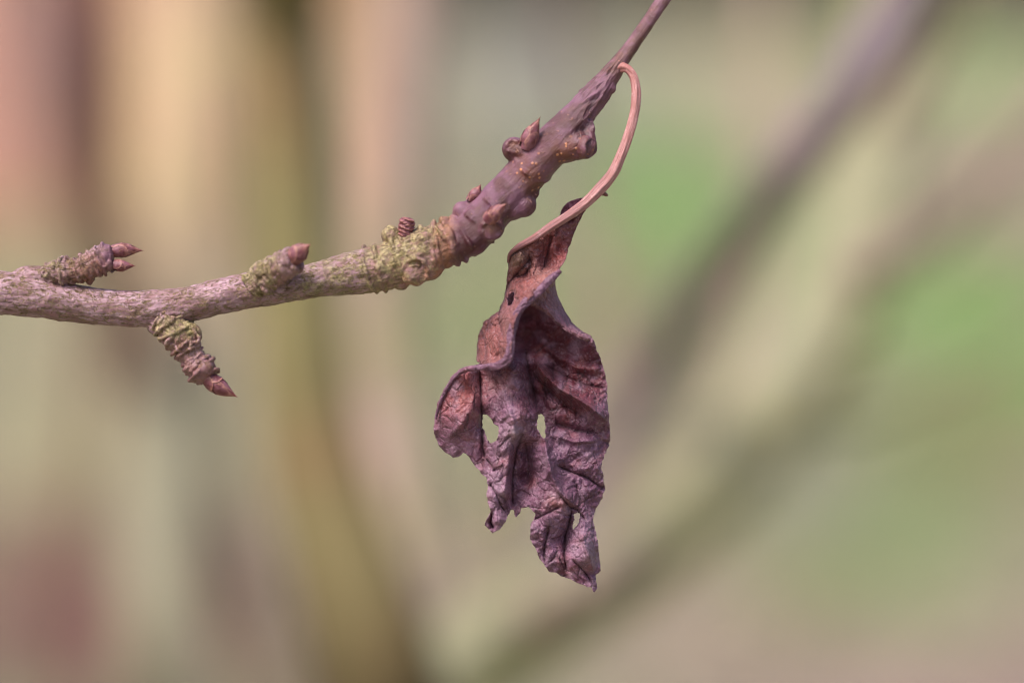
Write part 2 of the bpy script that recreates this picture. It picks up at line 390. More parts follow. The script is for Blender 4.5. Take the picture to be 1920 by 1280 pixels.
def standing(name, label, pts, mat, cat='tree', group=None, side=None):
    """a stem that rises from the ground: lower part follows the given lean down to z = 0"""
    a0, a1 = P(*pts[0][:3]), P(*pts[1][:3])
    root = empty(name, (a0[0], a0[1], 0), label, cat, group)
    limb('stem', pts, mat, root)
    r = pts[0][3]*K*pts[0][2]/2
    d = (a0 - a1); d /= np.linalg.norm(d)
    mid = a0 + d*.3; end = np.array((mid[0] + d[0]*.3, mid[1], -.05))
    t_ = np.linspace(0, 1, 30)[:, None]
    c = (1 - t_)**2*(a0 - d*.02) + 2*t_*(1 - t_)*mid + t_**2*end
    v, f, _ = tube_geo(c, r*np.interp(t_[:, 0], [0, .9, 1], [1.0, 1.35, 1.8]), 24, True, lambda S, T, R: R*(1 + .08*fbm(np.stack([np.cos(T)*2, np.sin(T)*2, S*12], -1), 3)))
    o = mesh_obj('stem_base', v, f, mat); reparent(o, root)
    return root
standing('young_tree', 'pale peach stem standing between the red stem and the mossy limb', [(300, 1340, 1.3, 140), (300, 1150, 1.3, 145), (310, 940, 1.4, 160), (335, 640, 1.5, 190), (350, 300, 1.55, 210), (358, 0, 1.6, 220), (380, -400, 1.6, 170), (400, -1000, 1.6, 80)], M_peach)
standing('young_tree', 'dark reddish brown stem at the left, blurred above the twig', [(150, 1340, 2.2, 30), (160, 1100, 2.1, 30), (180, 800, 1.8, 36), (195, 500, 1.4, 46), (196, 280, 1.2, 66), (188, 60, 1.14, 74), (180, -100, 1.12, 74), (170, -500, 1.1, 70), (150, -900, 1.1, 30)], M_redb)
standing('young_tree', 'rose coloured leaning stem near the left edge of the frame', [(560, 1400, 1.75, 90), (470, 1150, 1.65, 95), (360, 880, 1.55, 110), (260, 640, 1.45, 120), (170, 390, 1.38, 125), (105, 150, 1.34, 120), (70, -60, 1.32, 110), (20, -400, 1.3, 80), (0, -800, 1.3, 40)], M_pinkb)

# ================================================================= TWIG
def ellipsoid(c, axes, sub=3):
    """icosphere with three axis vectors (metres)"""
    bm = bmesh.new(); bmesh.ops.create_icosphere(bm, subdivisions=sub, radius=1.0)
    V = np.array([v.co[:] for v in bm.verts]); F = [[v.index for v in f.verts] for f in bm.faces]; bm.free()
    return np.asarray(c) + V @ np.asarray(axes), F
def join(parts):
    V, F, o = [], [], 0
    for v, f in parts:
        V.append(v); F += [[i + o for i in q] for q in f]; o += len(v)
    return np.vstack(V), F
def fuse(parts, voxel, smooth=2):
    """voxel union of closed shapes; returns verts, faces"""
    V, F = join(parts)
    me = bpy.data.meshes.new('fuse'); me.from_pydata(V.tolist(), [], F); me.update()
    o = bpy.data.objects.new('fuse', me); COL.objects.link(o)
    md = o.modifiers.new('r', 'REMESH'); md.mode = 'VOXEL'; md.voxel_size = voxel
    if smooth:
        ms = o.modifiers.new('s', 'SMOOTH'); ms.factor = .5; ms.iterations = smooth
    dg = bpy.context.evaluated_depsgraph_get(); dg.update(); ev = o.evaluated_get(dg); em = ev.to_mesh()
    nv = len(em.vertices); v = np.empty(nv*3); em.vertices.foreach_get('co', v)
    nrm = np.empty(nv*3); em.vertices.foreach_get('normal', nrm)
    f = [list(p.vertices) for p in em.polygons]
    ev.to_mesh_clear(); bpy.data.objects.remove(o); bpy.data.meshes.remove(me)
    return v.reshape(-1, 3), nrm.reshape(-1, 3), f
def axis_coords(V, c, r):
    """nearest centreline sample: arc length s, angle theta, radius ratio, index"""
    t, nn, bb = frames(c); s = np.r_[0, np.cumsum(np.linalg.norm(np.diff(c, axis=0), axis=1))]
    idx = np.empty(len(V), int)
    for k in range(0, len(V), 20000):
        d = ((V[k:k + 20000, None, :] - c[None])**2).sum(-1); idx[k:k + 20000] = d.argmin(1)
    d = V - c[idx]; x = (d*nn[idx]).sum(1); y = (d*bb[idx]).sum(1); al = (d*t[idx]).sum(1)
    return s[idx] + al, np.arctan2(y, x), np.hypot(x, y)/r[idx], idx
def to_px(V):
    d = V - CAMP; D = d @ FW
    return W/2 + (d @ RT)/(K*D), H/2 - (d @ UP)/(K*D), D
def bump1(x, a, b, soft):
    return 1/(1 + np.exp(-(x - a)/soft))*1/(1 + np.exp((x - b)/soft))

# ---- bark material: zones come from what the bark is (age, algae, rings) stored along the twig, plus painted shade in its dents
def twig_bark():
    m = NT('fruit_twig_bark')
    tw = m.attr('tw', 'Vector')                       # (mm along, mm around, 0)
    pos = m.n('ShaderNodeNewGeometry').outputs['Position']
    old, algae, ring = m.attr('old'), m.attr('algae'), m.attr('ring')
    warp = m.vmul(m.noise(tw, 1.1, 4, .6, out=1), 1.6)
    tww = m.vadd(tw, warp)
    big = m.noise(pos, 260, 5, .6); fine = m.noise(pos, 1500, 5, .65); mid = m.noise(pos, 620, 4, .6)
    # young bark: smooth purplish with a waxy bloom
    young = m.mix(m.ramp(big, .40, .60), s2l(76, 32, 40), s2l(112, 70, 92))
    young = m.mix(m.ramp(mid, .5, .68, 0, .6), young, s2l(92, 52, 50))
    lent = m.math('MULTIPLY', m.ramp(m.voro(m.vscale(tww, (1.1, .55, 1)), .9, 'F1'), .10, .17, 1, 0), 1.0)
    young = m.mix(m.math('MULTIPLY', lent, .8), young, s2l(150, 108, 96))
    streak = m.noise(m.vscale(tw, (.5, 5, 1)), 1.2, 5, .7)
    young = m.mix(m.ramp(streak, .54, .7, 0, .6), young, s2l(70, 40, 50))
    young = m.mix(m.ramp(streak, .3, .42, .3, 0), young, s2l(140, 106, 128))
    # old bark: pale pinkish grey skin split into small flakes
    oldc = m.mix(m.ramp(big, .36, .64), s2l(152, 118, 130), s2l(122, 88, 92))
    oldc = m.mix(m.ramp(m.noise(m.vscale(tw, (.35, 1.2, 1)), 1.1, 4, .6), .5, .68, 0, .4), oldc, s2l(190, 166, 178))
    flake = m.voro(m.vscale(tww, (.8, 2.3, 1)), 1.1, 'DISTANCE_TO_EDGE')
    big2 = m.noise(tw, .28, 3, .55)
    pres = m.ramp(m.noise(m.vscale(tw, (.5, 1.4, 1)), 1.5, 4, .65), .47, .60)
    crack = m.math('MULTIPLY', m.ramp(flake, .015, .075, 1, 0), pres)
    crack = m.math('MULTIPLY', crack, m.ramp(old, .25, .6))
    edge = m.math('MULTIPLY', m.math('MULTIPLY', m.ramp(flake, .06, .22, 1, 0), pres), m.ramp(old, .25, .6))
    oldc = m.mix(m.math('MULTIPLY', edge, .75), oldc, s2l(152, 128, 88))
    dots = m.voro(m.vscale(tw, (.2, .34, 1)), 1.0, 'F1')
    oldc = m.mix(m.ramp(dots, .16, .21, .75, 0), oldc, s2l(126, 88, 92))       # dark round lenticels
    fl = m.math('ADD', m.noise(m.vscale(tww, (.75, 2.6, 1)), 1.1, 3, .5), m.math('MULTIPLY', m.math('SUBTRACT', big2, .55), .45))
    oldc = m.mix(m.ramp(fl, .555, .60, 0, .85), oldc, s2l(148, 124, 84))
    oldc = m.mix(m.ramp(fl, .62, .66, 0, .85), oldc, s2l(94, 70, 50))
    col = m.mix(old, young, oldc)
    # orange pores where the young bark stretches
    pore = m.math('MULTIPLY', m.ramp(m.voro(pos, 900, 'F1'), .16, .26, 1, 0), m.attr('pores'))
    col = m.mix(m.math('MULTIPLY', m.attr('pores'), m.ramp(mid, .3, .55, .3, .95)), col, s2l(104, 54, 34))
    col = m.mix(pore, col, s2l(216, 146, 104))
    # ring scars: brown orange
    col = m.mix(m.math('MULTIPLY', ring, m.ramp(mid, .3, .6, .3, .9)), col, s2l(146, 100, 72))
    # algae
    am = m.math('MULTIPLY', algae, 1.0)
    af = m.ramp(m.math('ADD', am, m.math('MULTIPLY', m.math('SUBTRACT', m.noise(pos, 700, 6, .7), .5), 1.9)), .42, .95)
    alg = m.mix(m.ramp(fine, .4, .62), s2l(112, 104, 62), s2l(162, 152, 98))
    col = m.mix(m.math('MULTIPLY', af, .72), col, alg)
    col = m.mix(m.math('MULTIPLY', crack, .55), col, s2l(84, 64, 42))
    col = m.mix(m.ramp(fine, .62, .8, 0, .15), col, s2l(222, 206, 210))
    cv = m.attr('crev_shade')
    col = m.mix(m.math('MULTIPLY', cv, m.ramp(mid, .3, .6, .35, .85)), col, m.mix(old, s2l(58, 32, 44), s2l(88, 62, 42)))
    h = m.math('ADD', m.math('MULTIPLY', m.math('MULTIPLY', crack, m.math('MULTIPLY', old, 1.0)), -1.3), m.math('MULTIPLY', fine, .55))
    h = m.math('ADD', h, m.math('MULTIPLY', mid, m.ramp(old, 0, 1, .5, .9))); h = m.math('ADD', h, m.math('MULTIPLY', m.math('ADD', m.math('MULTIPLY', streak, -1.2), m.math('MULTIPLY', lent, .6)), m.ramp(old, 0, 1, .8, 0)))
    h = m.math('ADD', h, m.math('MULTIPLY', m.math('MULTIPLY', m.ramp(fl, .54, .66), old), -1.1)); h = m.math('ADD', h, m.math('MULTIPLY', af, .5)); h = m.math('ADD', h, m.math('MULTIPLY', pore, .6))
    nb = m.bump(h, .00022, .9)
    return m.done(col, m.ramp(old, 0, 1, .42, .62), nb, .55)
M_bark = twig_bark()

def finish_wood(name, parts, c, r, voxel, parent, zone, amp=1.0, smooth=2, relax=None):
    V, N, F = fuse(parts, voxel, smooth)
    if relax is not None:                 # melt the young cushions into the stem
        px, py, _ = to_px(V); w = np.clip(relax(px, py), 0, 1)[:, None]
        fa = np.array([q for q in F if len(q) == 4]); ea, eb = np.concatenate([fa[:, 0], fa[:, 1], fa[:, 2], fa[:, 3]]), np.concatenate([fa[:, 1], fa[:, 2], fa[:, 3], fa[:, 0]])
        cnt = np.bincount(ea, minlength=len(V)) + 1e-9
        for _ in range(13):
            av = np.stack([np.bincount(ea, V[eb, k], len(V)) for k in range(3)], 1)/cnt[:, None]
            V = V + .55*w*(av - V)
        fn = np.cross(V[fa[:, 2]] - V[fa[:, 0]], V[fa[:, 3]] - V[fa[:, 1]])
        N = np.stack([sum(np.bincount(fa[:, j], fn[:, k], len(V)) for j in range(4)) for k in range(3)], 1)
        N /= np.linalg.norm(N, axis=1)[:, None] + 1e-12
    s, th, rr, idx = axis_coords(V, c, r)
    px, py, _ = to_px(V)
    old, algae, ring, pores = zone(px, py, th, s)
    q = np.stack([s*1000*.35, np.cos(th)*r[idx]*1000*1.3, np.sin(th)*r[idx]*1000*1.3], 1)
    rough = .00003 + .00001*algae + .00004*old
    d1 = fbm(q, 5); d2 = ridged(q*np.array((.7, 1.6, 1.6)) + 9, 3) - .6
    young = 1 - np.clip(old, 0, 1)
    d3 = fbm(V*np.where(old > .5, 750, 420)[:, None] + 3.3, 3)
    disp = amp*(.00009 - .00002*young)*d3 + amp*rough*(d1*1.1) - amp*np.clip(-d2, 0, 1)*.0001*old
    V2 = V + N*disp[:, None]
    fork = bump1(px, 1078, 1158, 8)
    stripe = ridged(np.stack([s*1000*.22, np.cos(th)*2.2, np.sin(th)*2.2], 1) + 4, 3)
    V2 = V2 + N*(fork*(stripe - .5)*.00022*(1 if name == 'stem' else 0))[:, None]
    crev_shade = np.clip(-d1*1.4 - .3 - .5*d3, 0, 1)*np.clip(old + algae, 0, 1)  # stain in the bark's dents, with recess shade put into the colour
    if name == 'stem': crev_shade = np.maximum(crev_shade, fork*np.clip(.75 - stripe, 0, 1))
    tw = np.stack([s*1000, th*r[idx]*1000, np.zeros_like(s)], 1)
    return mesh_obj(name, V2, F, M_bark, parent, attrs={'old': old, 'algae': algae, 'ring': ring, 'pores': pores, 'crev_shade': crev_shade}, vec={'tw': tw})

def ring_lumps(c, r, pos, rad, n, size, ang0=0.0, spread=6.283):
    """small lumps set round the axis at sample fraction pos: bud-scale and leaf scars"""
    k = int(pos*(len(c) - 1)); t, nn, bb = frames(c); out = []
    for j in range(n):
        a = ang0 + spread*(j + .35*(random.random() - .5))/n
        e = nn[k]*math.cos(a) + bb[k]*math.sin(a); w = np.cross(t[k], e)
        sz = size*(.75 + .5*random.random())
        out.append(ellipsoid(c[k] + e*r[k]*rad + t[k]*(random.random() - .5)*sz*.6, [t[k]*sz*.55, e*sz*.6, w*sz*1.25], 2))
    return out
def ring_torus(c, r, pos, bulge, thick, tilt=0.15):
    k = int(pos*(len(c) - 1)); t, nn, bb = frames(c); parts = []
    a = np.linspace(0, 2*math.pi, 41); a[-1] = a[0] + 2*math.pi
    tl = tilt*(random.random() - .5)*2
    R = r[k]*(bulge + .05*np.sin(a*3 + random.random()*6) + .04*np.sin(a*5 + random.random()*6))
    ring = c[k] + R[:, None]*(np.cos(a)[:, None]*nn[k] + np.sin(a)[:, None]*bb[k]) + (np.cos(a + random.random()*6)*tl*r[k])[:, None]*t[k]
    # small tube round the loop
    n = 40; sg = 8; th = np.linspace(0, 2*math.pi, sg, endpoint=False); V = []
    for i in range(n):
        e = ring[i] - c[k]; e = e/np.linalg.norm(e)
        q = thick*(1 + .35*math.sin(i*.9 + pos*30))
        V += [ring[i] + q*(math.cos(x)*e + math.sin(x)*t[k]*.8) for x in th]
    F = [[i*sg + j, i*sg + (j + 1) % sg, ((i + 1) % n)*sg + (j + 1) % sg, ((i + 1) % n)*sg + j] for i in range(n) for j in range(sg)]
    return np.array(V), F

def scar_rim(px, py, z, rx, ry, thick, ang=0.0, tilt=(0, 0)):
    """raised oval rim of a leaf or fruit scar, facing the viewer"""
    n, sg = 36, 8; V = []
    for i in range(n):
        a = 2*math.pi*i/n; ex, ey = rx*math.cos(a), ry*math.sin(a)
        dx, dy = ex*math.cos(ang) - ey*math.sin(ang), ex*math.sin(ang) + ey*math.cos(ang)
        q = Q([(px + dx, py + dy, z + dx*tilt[0] + dy*tilt[1])])[0]; e = RT*dx - UP*dy; e = e/np.linalg.norm(e)
        th = thick*MM*(1 + .3*math.sin(i*1.1 + px))
        V += [q + th*(math.cos(x)*e - math.sin(x)*FW) for x in np.linspace(0, 2*math.pi, sg, endpoint=False)]
    F = [[i*sg + j, i*sg + (j + 1) % sg, ((i + 1) % n)*sg + (j + 1) % sg, ((i + 1) % n)*sg + j] for i in range(n) for j in range(sg)]
    return np.array(V), F
twig = empty('twig', tuple(Q([(640, 516, 0)])[0]), 'knobbly lichened fruit tree twig in sharp focus, carrying the withered leaf', 'twig')
# centreline rows: px, py, z mm, radius px
stem_pts = [(-90, 556, -1, 42), (0, 550, 0, 41), (60, 554, 0, 40), (130, 567, 0, 36), (200, 576, 0, 34), (270, 579, 0, 34.5), (340, 572, 0, 33.5), (400, 559, 0, 33.5),
            (450, 548, 0, 34), (520, 537, 0, 33), (580, 528, 0, 32), (640, 516, 0, 38), (690, 507, 0, 43), (740, 494, 0, 44), (785, 478, 0, 47), (830, 459, 0, 42),
            (882, 435, 0, 41), (924, 392, 0, 40), (970, 343, 0, 39), (1018, 291, 0, 39), (1060, 247, 0, 35), (1092, 206, -.5, 27), (1122, 171, -1, 23), (1148, 137, -1.5, 18),
            (1178, 96, -2, 14), (1244, 0, -3, 13.5), (1290, -66, -4, 13.5)]
sa = catmull(stem_pts, 420); sC = Q(sa[:, :3]); sR = sa[:, 3]*MM
def frac(px):  return float(np.interp(px, sa[:, 0], np.linspace(0, 1, len(sa))))
def stem_r(S, T, R):
    q = np.stack([S*160, np.cos(T)*1.5, np.sin(T)*1.5], -1)
    return R*(1 + .05*fbm(q, 3))
v, f, _ = tube_geo(sC, sR, 40, True, stem_r)
parts = [(v, f)]
# swellings where spurs leave the stem
def blob(px, py, z, rx, ry=None, rz=None, ang=0.0, sub=3):
    ry = ry or rx; rz = rz or min(rx, ry); ca, sn = math.cos(ang), math.sin(ang)
    u = (RT*ca + UP*sn)*rx*MM; w = (-RT*sn + UP*ca)*ry*MM
    return ellipsoid(Q([(px, py, z)])[0], [u, w, -FW*rz*MM], sub)
parts += [blob(70, 522, 0, 48, 24, 26, -.1), blob(95, 516, .3, 30, 17, 20, .1), blob(300, 606, .3, 26, 26, 24, -.6), blob(310, 596, 0, 36, 22, 24, -.3)]
parts += [blob(487, 528, 1.6, 24, 28, 18, -.4)]
# annual ring scars
for px_, bl, th_ in ((696, 1.02, 4.5), (712, 1.03, 5.2), (730, 1.02, 4.2), (752, 1.0, 5.0), (806, 1.0, 5.5), (816, 1.03, 4.6), (824, 1.04, 4.2), (834, 1.03, 4.5), (846, 1.05, 6.5), (858, 1.02, 6.0)):
    parts.append(ring_torus(sC, sR, frac(px_), bl*.975, th_*MM, .35))
parts += [blob(778, 508, 3.0, 25, 25, 12), blob(733, 442, .6, 19, 20, 17), blob(795, 455, 2.2, 26, 22, 20, .5), blob(770, 450, .6, 24, 14, 18, .4), blob(806, 502, 1.5, 28, 24, 24, .5),
          blob(727, 530, .6, 22, 14, 16, .2), blob(752, 532, .8, 14, 12, 14), blob(718, 510, 3, 14, 20, 9, .2),
          blob(838, 487, .4, 20, 16, 18, .6)]
# right-hand section: leaf cushions and knobs
parts += [blob(866, 396, .2, 18, 19, 18), blob(880, 384, 0, 14, 11, 12, .5), blob(889, 405, 2.2, 15, 18, 12, .8), blob(920, 428, 2.0, 27, 24, 20, .2), blob(910, 420, 2.6, 18, 20, 12, .7),
          blob(893, 462, .5, 22, 17, 20, .4), blob(906, 458, .2, 11, 10, 12), blob(982, 384, .6, 24, 24, 22, .5), blob(965, 394, .4, 26, 18, 22, .5), blob(964, 280, .8, 23, 24, 20), blob(980, 284, .8, 28, 24, 22, -.2),
          blob(1080, 272, 1.0, 36, 29, 28, .05), blob(1100, 272, 1.2, 18, 28, 20, -.1), blob(1062, 274, .6, 44, 32, 30, .35), blob(1098, 240, .4, 17, 18, 15), blob(1040, 262, .4, 30, 26, 26, .8),
          blob(1118, 160, 0, 14, 8, 10, .9), blob(1138, 134, -.6, 9, 6, 8, .9), blob(1146, 165, -.6, 9, 11, 8), blob(1082, 190, 0, 12, 8, 10, .9), blob(1000, 365, .2, 14, 10, 12, .8)]
parts += ring_lumps(sC, sR, frac(1110), .92, 4, 7*MM) + ring_lumps(sC, sR, frac(1136), .9, 3, 5*MM)
for px_ in (100, 440, 660, 675, 770, 790): parts += ring_lumps(sC, sR, frac(px_), .93, 5, 6.5*MM)
for px_ in (704, 722, 742, 762, 786, 802): parts += ring_lumps(sC, sR, frac(px_), .91, 5, 12*MM)

parts += [scar_rim(779, 509, 3.5, 23, 24, 4.0, .2, (.01, -.03)), scar_rim(778, 507, 3.7, 11, 10, 2.6, 0, (.01, -.03)), scar_rim(921, 431, 3.3, 19, 15, 4.2, .15, (0, -.03)), scar_rim(733, 440, 1.5, 9, 11, 3.6, -.3), scar_rim(962, 275, 2.2, 13, 12, 4.0, .2), scar_rim(1100, 240, 1.4, 11, 13, 3.5, .3),
          scar_rim(851, 442, 3.0, 8, 16, 3.0, -.3, (.03, 0))]
for px_, bl, th_ in ((872, 1.0, 5.0), (896, .98, 4.0), (938, .95, 4.0), (1000, .97, 5), (1075, .9, 4)): parts.append(ring_torus(sC, sR, frac(px_), bl*.97, th_*MM, .5))
def stem_zone(px, py, th, s):
    n = len(px); top = np.clip(py - np.interp(px, sa[:, 0], sa[:, 1]), -60, 60)/40       # -1 top .. 1 underside
    old = 1 - bump1(px + 9*fbm(np.stack([px*.03, py*.06, px*0], 1), 3), 838, 3000, 7)
    old = np.clip(old*(1 - .25*bump1(px, 690, 838, 8)), 0, 1)
    al = .76*bump1(px, 696, 838, 14)*(1 - .25*bump1(top, .3, 3, .2)) + .74*bump1(px, 580, 700, 25) + .45*bump1(px, 455, 600, 18)*(.4 + .6*bump1(top, -.1, 3, .25)) \
        + .25*bump1(px, 330, 470, 30)*bump1(top, .2, 3, .25) + .12*bump1(px, -200, 330, 20)*bump1(top, .4, 3, .2)
    ring = .95*bump1(px, 816, 846, 4) + .45*bump1(px, 690, 838, 8) + .15*bump1(px, 1128, 3000, 10) + .7*np.exp(-(((px - 778)/27)**2 + ((py - 512)/27)**2)**4)*(1 - np.exp(-(((px - 778)/20)**2 + ((py - 510)/20)**2)**3)) \
        + .55*np.exp(-(((px - 920)/14)**2 + ((py - 431)/12)**2)) + .4*np.exp(-(((px - 962)/12)**2 + ((py - 272)/10)**2))
    pores = .95*np.exp(-(((px - 1060)/45)**2 + ((py - 283)/22)**2)) + .8*np.exp(-(((px - 985)/25)**2 + ((py - 318)/28)**2)) + .5*np.exp(-(((px - 1010)/26)**2 + ((py - 340)/20)**2)) + .5*np.exp(-(((px - 1160)/12)**2 + ((py - 122)/16)**2))
    return old, np.clip(al, 0, 1), np.clip(ring, 0, 1), np.clip(pores, 0, 1)
o = finish_wood('stem', parts, sC, sR, .00013, None, stem_zone, relax=lambda px, py: .12 + bump1(px, 850, 3000, 5) - .12*bump1(px, 850, 3000, 5)); reparent(o, twig)

# the twig outside the frame: down to the ground at left, out to its end bud at top right
a0 = sC[0]; 
lp = np.array([sC[6], sC[0], a0 + (-.10, .03, -.006), a0 + (-.22, .12, -.08), a0 + (-.30, .24, -.36), a0 + (-.32, .30, -.8), (a0[0] - .32, a0[1] + .31, -.05)])
u = np.linspace(0, 1, 90); tt = np.r_[0, np.cumsum(np.linalg.norm(np.diff(lp, axis=0), axis=1))]; tt /= tt[-1]
def smooth3(lp, tt, u):
    m_ = np.gradient(lp, tt, axis=0); k = np.clip(np.searchsorted(tt, u, side='right') - 1, 0, len(tt) - 2)
    h = (tt[k + 1] - tt[k])[:, None]; w = ((u - tt[k])/(tt[k + 1] - tt[k]))[:, None]
    return (2*w**3 - 3*w**2 + 1)*lp[k] + (w**3 - 2*w**2 + w)*h*m_[k] + (-2*w**3 + 3*w**2)*lp[k + 1] + (w**3 - w**2)*h*m_[k + 1]
c = smooth3(lp, tt, u); rr_ = np.interp(u, [0, .03, 1], [.0031, .0034, .012])
v, f, ST = tube_geo(c, rr_, 30, True, lambda S, T, R: R*(1 + .06*fbm(np.stack([S*60, np.cos(T)*2, np.sin(T)*2], -1), 4)))
nv = len(v); z0 = np.zeros(nv)
o = mesh_obj('lower_stem', v, f, M_bark, attrs={'old': z0 + 1, 'algae': z0 + .2, 'ring': z0, 'pores': z0, 'crev_shade': z0}, vec={'tw': np.stack([ST[:, 0]*1000, ST[:, 1]*6, z0], 1)}); reparent(o, twig)
lp = np.array([sC[-6], sC[-1], sC[-1] + (.02, .004, .03), sC[-1] + (.06, .01, .09), sC[-1] + (.09, .01, .15)])
tt = np.linspace(0, 1, 5); c = smooth3(lp, tt, np.linspace(0, 1, 50))
v, f, ST = tube_geo(c, np.interp(np.linspace(0, 1, 50), [0, .9, 1], [12.6*MM, 9*MM, 2*MM]), 20); nv = len(v); z0 = np.zeros(nv)
o = mesh_obj('shoot_tip', v, f, M_bark, attrs={'old': z0, 'algae': z0, 'ring': z0, 'pores': z0, 'crev_shade': z0}, vec={'tw': np.stack([ST[:, 0]*1000, ST[:, 1]*1.2, z0], 1)}); reparent(o, twig)

# ---- buds: pointed, wrapped in overlapping scales
def bud_mat():
    m = NT('bud_scale'); pos = m.n('ShaderNodeNewGeometry').outputs['Position']
    bs = m.attr('bs', 'Vector'); sp = m.n('ShaderNodeSeparateXYZ'); m.l(bs, sp.inputs[0])
    t_, edge = sp.outputs[0], sp.outputs[1]
    n1 = m.noise(pos, 700, 5, .6); n2 = m.noise(pos, 2200, 3, .6)
    col = m.mix(m.ramp(n1, .36, .64), s2l(92, 44, 50), s2l(126, 80, 92))
    col = m.mix(m.math('MULTIPLY', m.ramp(t_, .55, 1.0), .85), col, s2l(116, 52, 48))
    col = m.mix(m.math('MULTIPLY', edge, m.ramp(n2, .3, .6, .25, .9)), col, s2l(176, 126, 110))
    col = m.mix(m.ramp(n2, .58, .75, 0, .4), col, s2l(110, 62, 60))
    return m.done(col, .48, m.bump(m.math('ADD', n1, n2), .00014, .9), .4)
M_bud = bud_mat()
def bud(base, tip, hw, parent, fat=.36, nsc=4.2, seed=0):
    """pointed core wrapped in separate overlapping scales"""
    b, e = Q([base])[0], Q([tip])[0]; L = np.linalg.norm(e - b); n = 60; r_ = np.random.default_rng(seed + 50)
    t_ = np.linspace(0, 1, n); c = b + (e - b)*t_[:, None]
    side = np.cross((e - b)/L, FW); side /= np.linalg.norm(side)
    c += side*(np.sin(t_*math.pi)*L*.03*(1 if seed % 2 else -1))[:, None]
    def prof(t):
        p = np.where(t < fat, .78 + .22*np.sin(np.clip(t/fat, 0, 1)*math.pi/2), np.cos(np.clip((t - fat)/(1 - fat), 0, 1)*math.pi/2)**1.4)
        return np.clip(p, .02, 1)
    hw = hw*.92; r = prof(t_)*hw*MM*.93
    v, f, ST = tube_geo(c, r, 32, True, lambda S, T, R: R*(1 + .05*fbm(np.stack([np.cos(T)*2 + seed, np.sin(T)*2, S/S.max()*6], -1), 3)))
    bs = np.zeros((len(v), 3)); bs[:, 0] = ST[:, 0]/ST[:, 0].max(); bs[-1, 0] = 1
    P_, Fc, A_ = [v], list(f), [bs]; off = len(v)
    tg, nn, bb = frames(c); ns = 9; nu, nv_ = 13, 15
    for k in range(ns):
        q = k/(ns - 1)                                   # 0 outermost, short; 1 innermost, long
        t0 = .02 + .30*q + .03*r_.normal(); t1 = min(.99, .36 + .62*q + .05*r_.normal()); ph = k*2.4 + seed*1.7 + .3*r_.normal()
        wmax = (1.25 - .25*q)*(.85 + .3*r_.random()); lay = 1.10 - .085*q
        U, Vv = np.meshgrid(np.linspace(-1, 1, nu), np.linspace(0, 1, nv_), indexing='ij')
        hwv = wmax*np.sqrt(np.clip(1 - Vv**2.4, 0, 1))*(.75 + .25*np.clip(Vv*4, 0, 1))
        th = ph + U*hwv; tt_ = t0 + (t1 - t0)*Vv
        edge = np.maximum(np.abs(U)**6, np.clip((Vv - .72)/.28, 0, 1))
        R = prof(tt_)*hw*MM*lay*(1 + .05*edge*(.4 + r_.random()) + .03*fbm(np.stack([U*1.5 + k, Vv*2, U*0 + seed], -1), 2))
        R = np.maximum(R, .03*hw*MM)
        idx = tt_*(n - 1); i0 = np.clip(np.floor(idx).astype(int), 0, n - 2); w = (idx - i0)[..., None]
        cc = c[i0]*(1 - w) + c[i0 + 1]*w
        X = cc + R[..., None]*(np.cos(th)[..., None]*nn[i0] + np.sin(th)[..., None]*bb[i0])
        P_.append(X.reshape(-1, 3)); A_.append(np.stack([tt_.ravel(), edge.ravel(), U.ravel()*0], 1))
        Fc += [[off + i*nv_ + j, off + (i + 1)*nv_ + j, off + (i + 1)*nv_ + j + 1, off + i*nv_ + j + 1] for i in range(nu - 1) for j in range(nv_ - 1)]
        off += nu*nv_
    o = mesh_obj('bud', np.vstack(P_), Fc, M_bud, None, vec={'bs': np.vstack(A_)})
    reparent(o, parent); return o

# ---- fruiting spurs: short shoots made of crowded ring scars and swollen lumps
def spur(pts, parent, zone, lumps=9, seed=1, vox=.0001, extra=(), size=8.5):
    random.seed(seed)
    a = catmull(pts, 60); c = Q(a[:, :3]); r = a[:, 3]*MM
    v, f, _ = tube_geo(c, r*.93, 30, True, lambda S, T, R: R*(1 + .08*fbm(np.stack([S*900 + seed, np.cos(T)*2, np.sin(T)*2], -1), 3)))
    pp = [(v, f)]
    for k in range(lumps):
        fr = (k + .5)/lumps
        pp.append(ring_torus(c, r, fr, .97, (2.8 + 2.2*random.random())*MM, .35))
        pp += ring_lumps(c, r, min(fr + .03, 1), .90, random.choice((3, 4, 5)), size*MM*(.8 + .5*random.random()), random.random()*6)
    pp += list(extra)
    o = finish_wood('spur', pp, c, r, vox, None, zone, 1.0, 1); reparent(o, parent); return o
zA = lambda px, py, th, s: (1 - .75*bump1(px, 178, 400, 7), np.clip(.62*bump1(px, 0, 128, 10) + .25*bump1(px, 128, 175, 8), 0, 1), .55*bump1(px, 140, 200, 12)*bump1(py, 482, 700, 6), .35*bump1(px, 130, 190, 10)*bump1(py, 490, 700, 6))
spA = spur([(84, 522, .5, 20), (104, 511, .8, 25), (130, 508, 1, 25), (150, 506, 1, 24), (166, 498, 1, 26), (184, 489, 1, 28), (200, 484, 1, 28), (211, 483, 1, 23)], twig, zA, 9, 3, extra=[scar_rim(190, 486, 3.0, 8, 16, 3.0, -.5), scar_rim(150, 500, 2.4, 10, 9, 3, .3), blob(196, 480, 1.6, 18, 22, 20), blob(180, 505, 1, 14, 14, 14), blob(168, 524, .4, 8, 10, 8)], size=7)
bud((207, 471, 1.2), (270, 470, .6), 13.5, spA, seed=1); bud((209, 496, 1.8), (255, 498, 1.6), 11, spA, seed=2)
zB = lambda px, py, th, s: (1 - .35*bump1(px, 535, 700, 8), np.clip(.68*bump1(px, 0, 525, 10) + .12, 0, 1), .35*bump1(px, 480, 600, 8)*bump1(py, 500, 700, 8), 0*px)
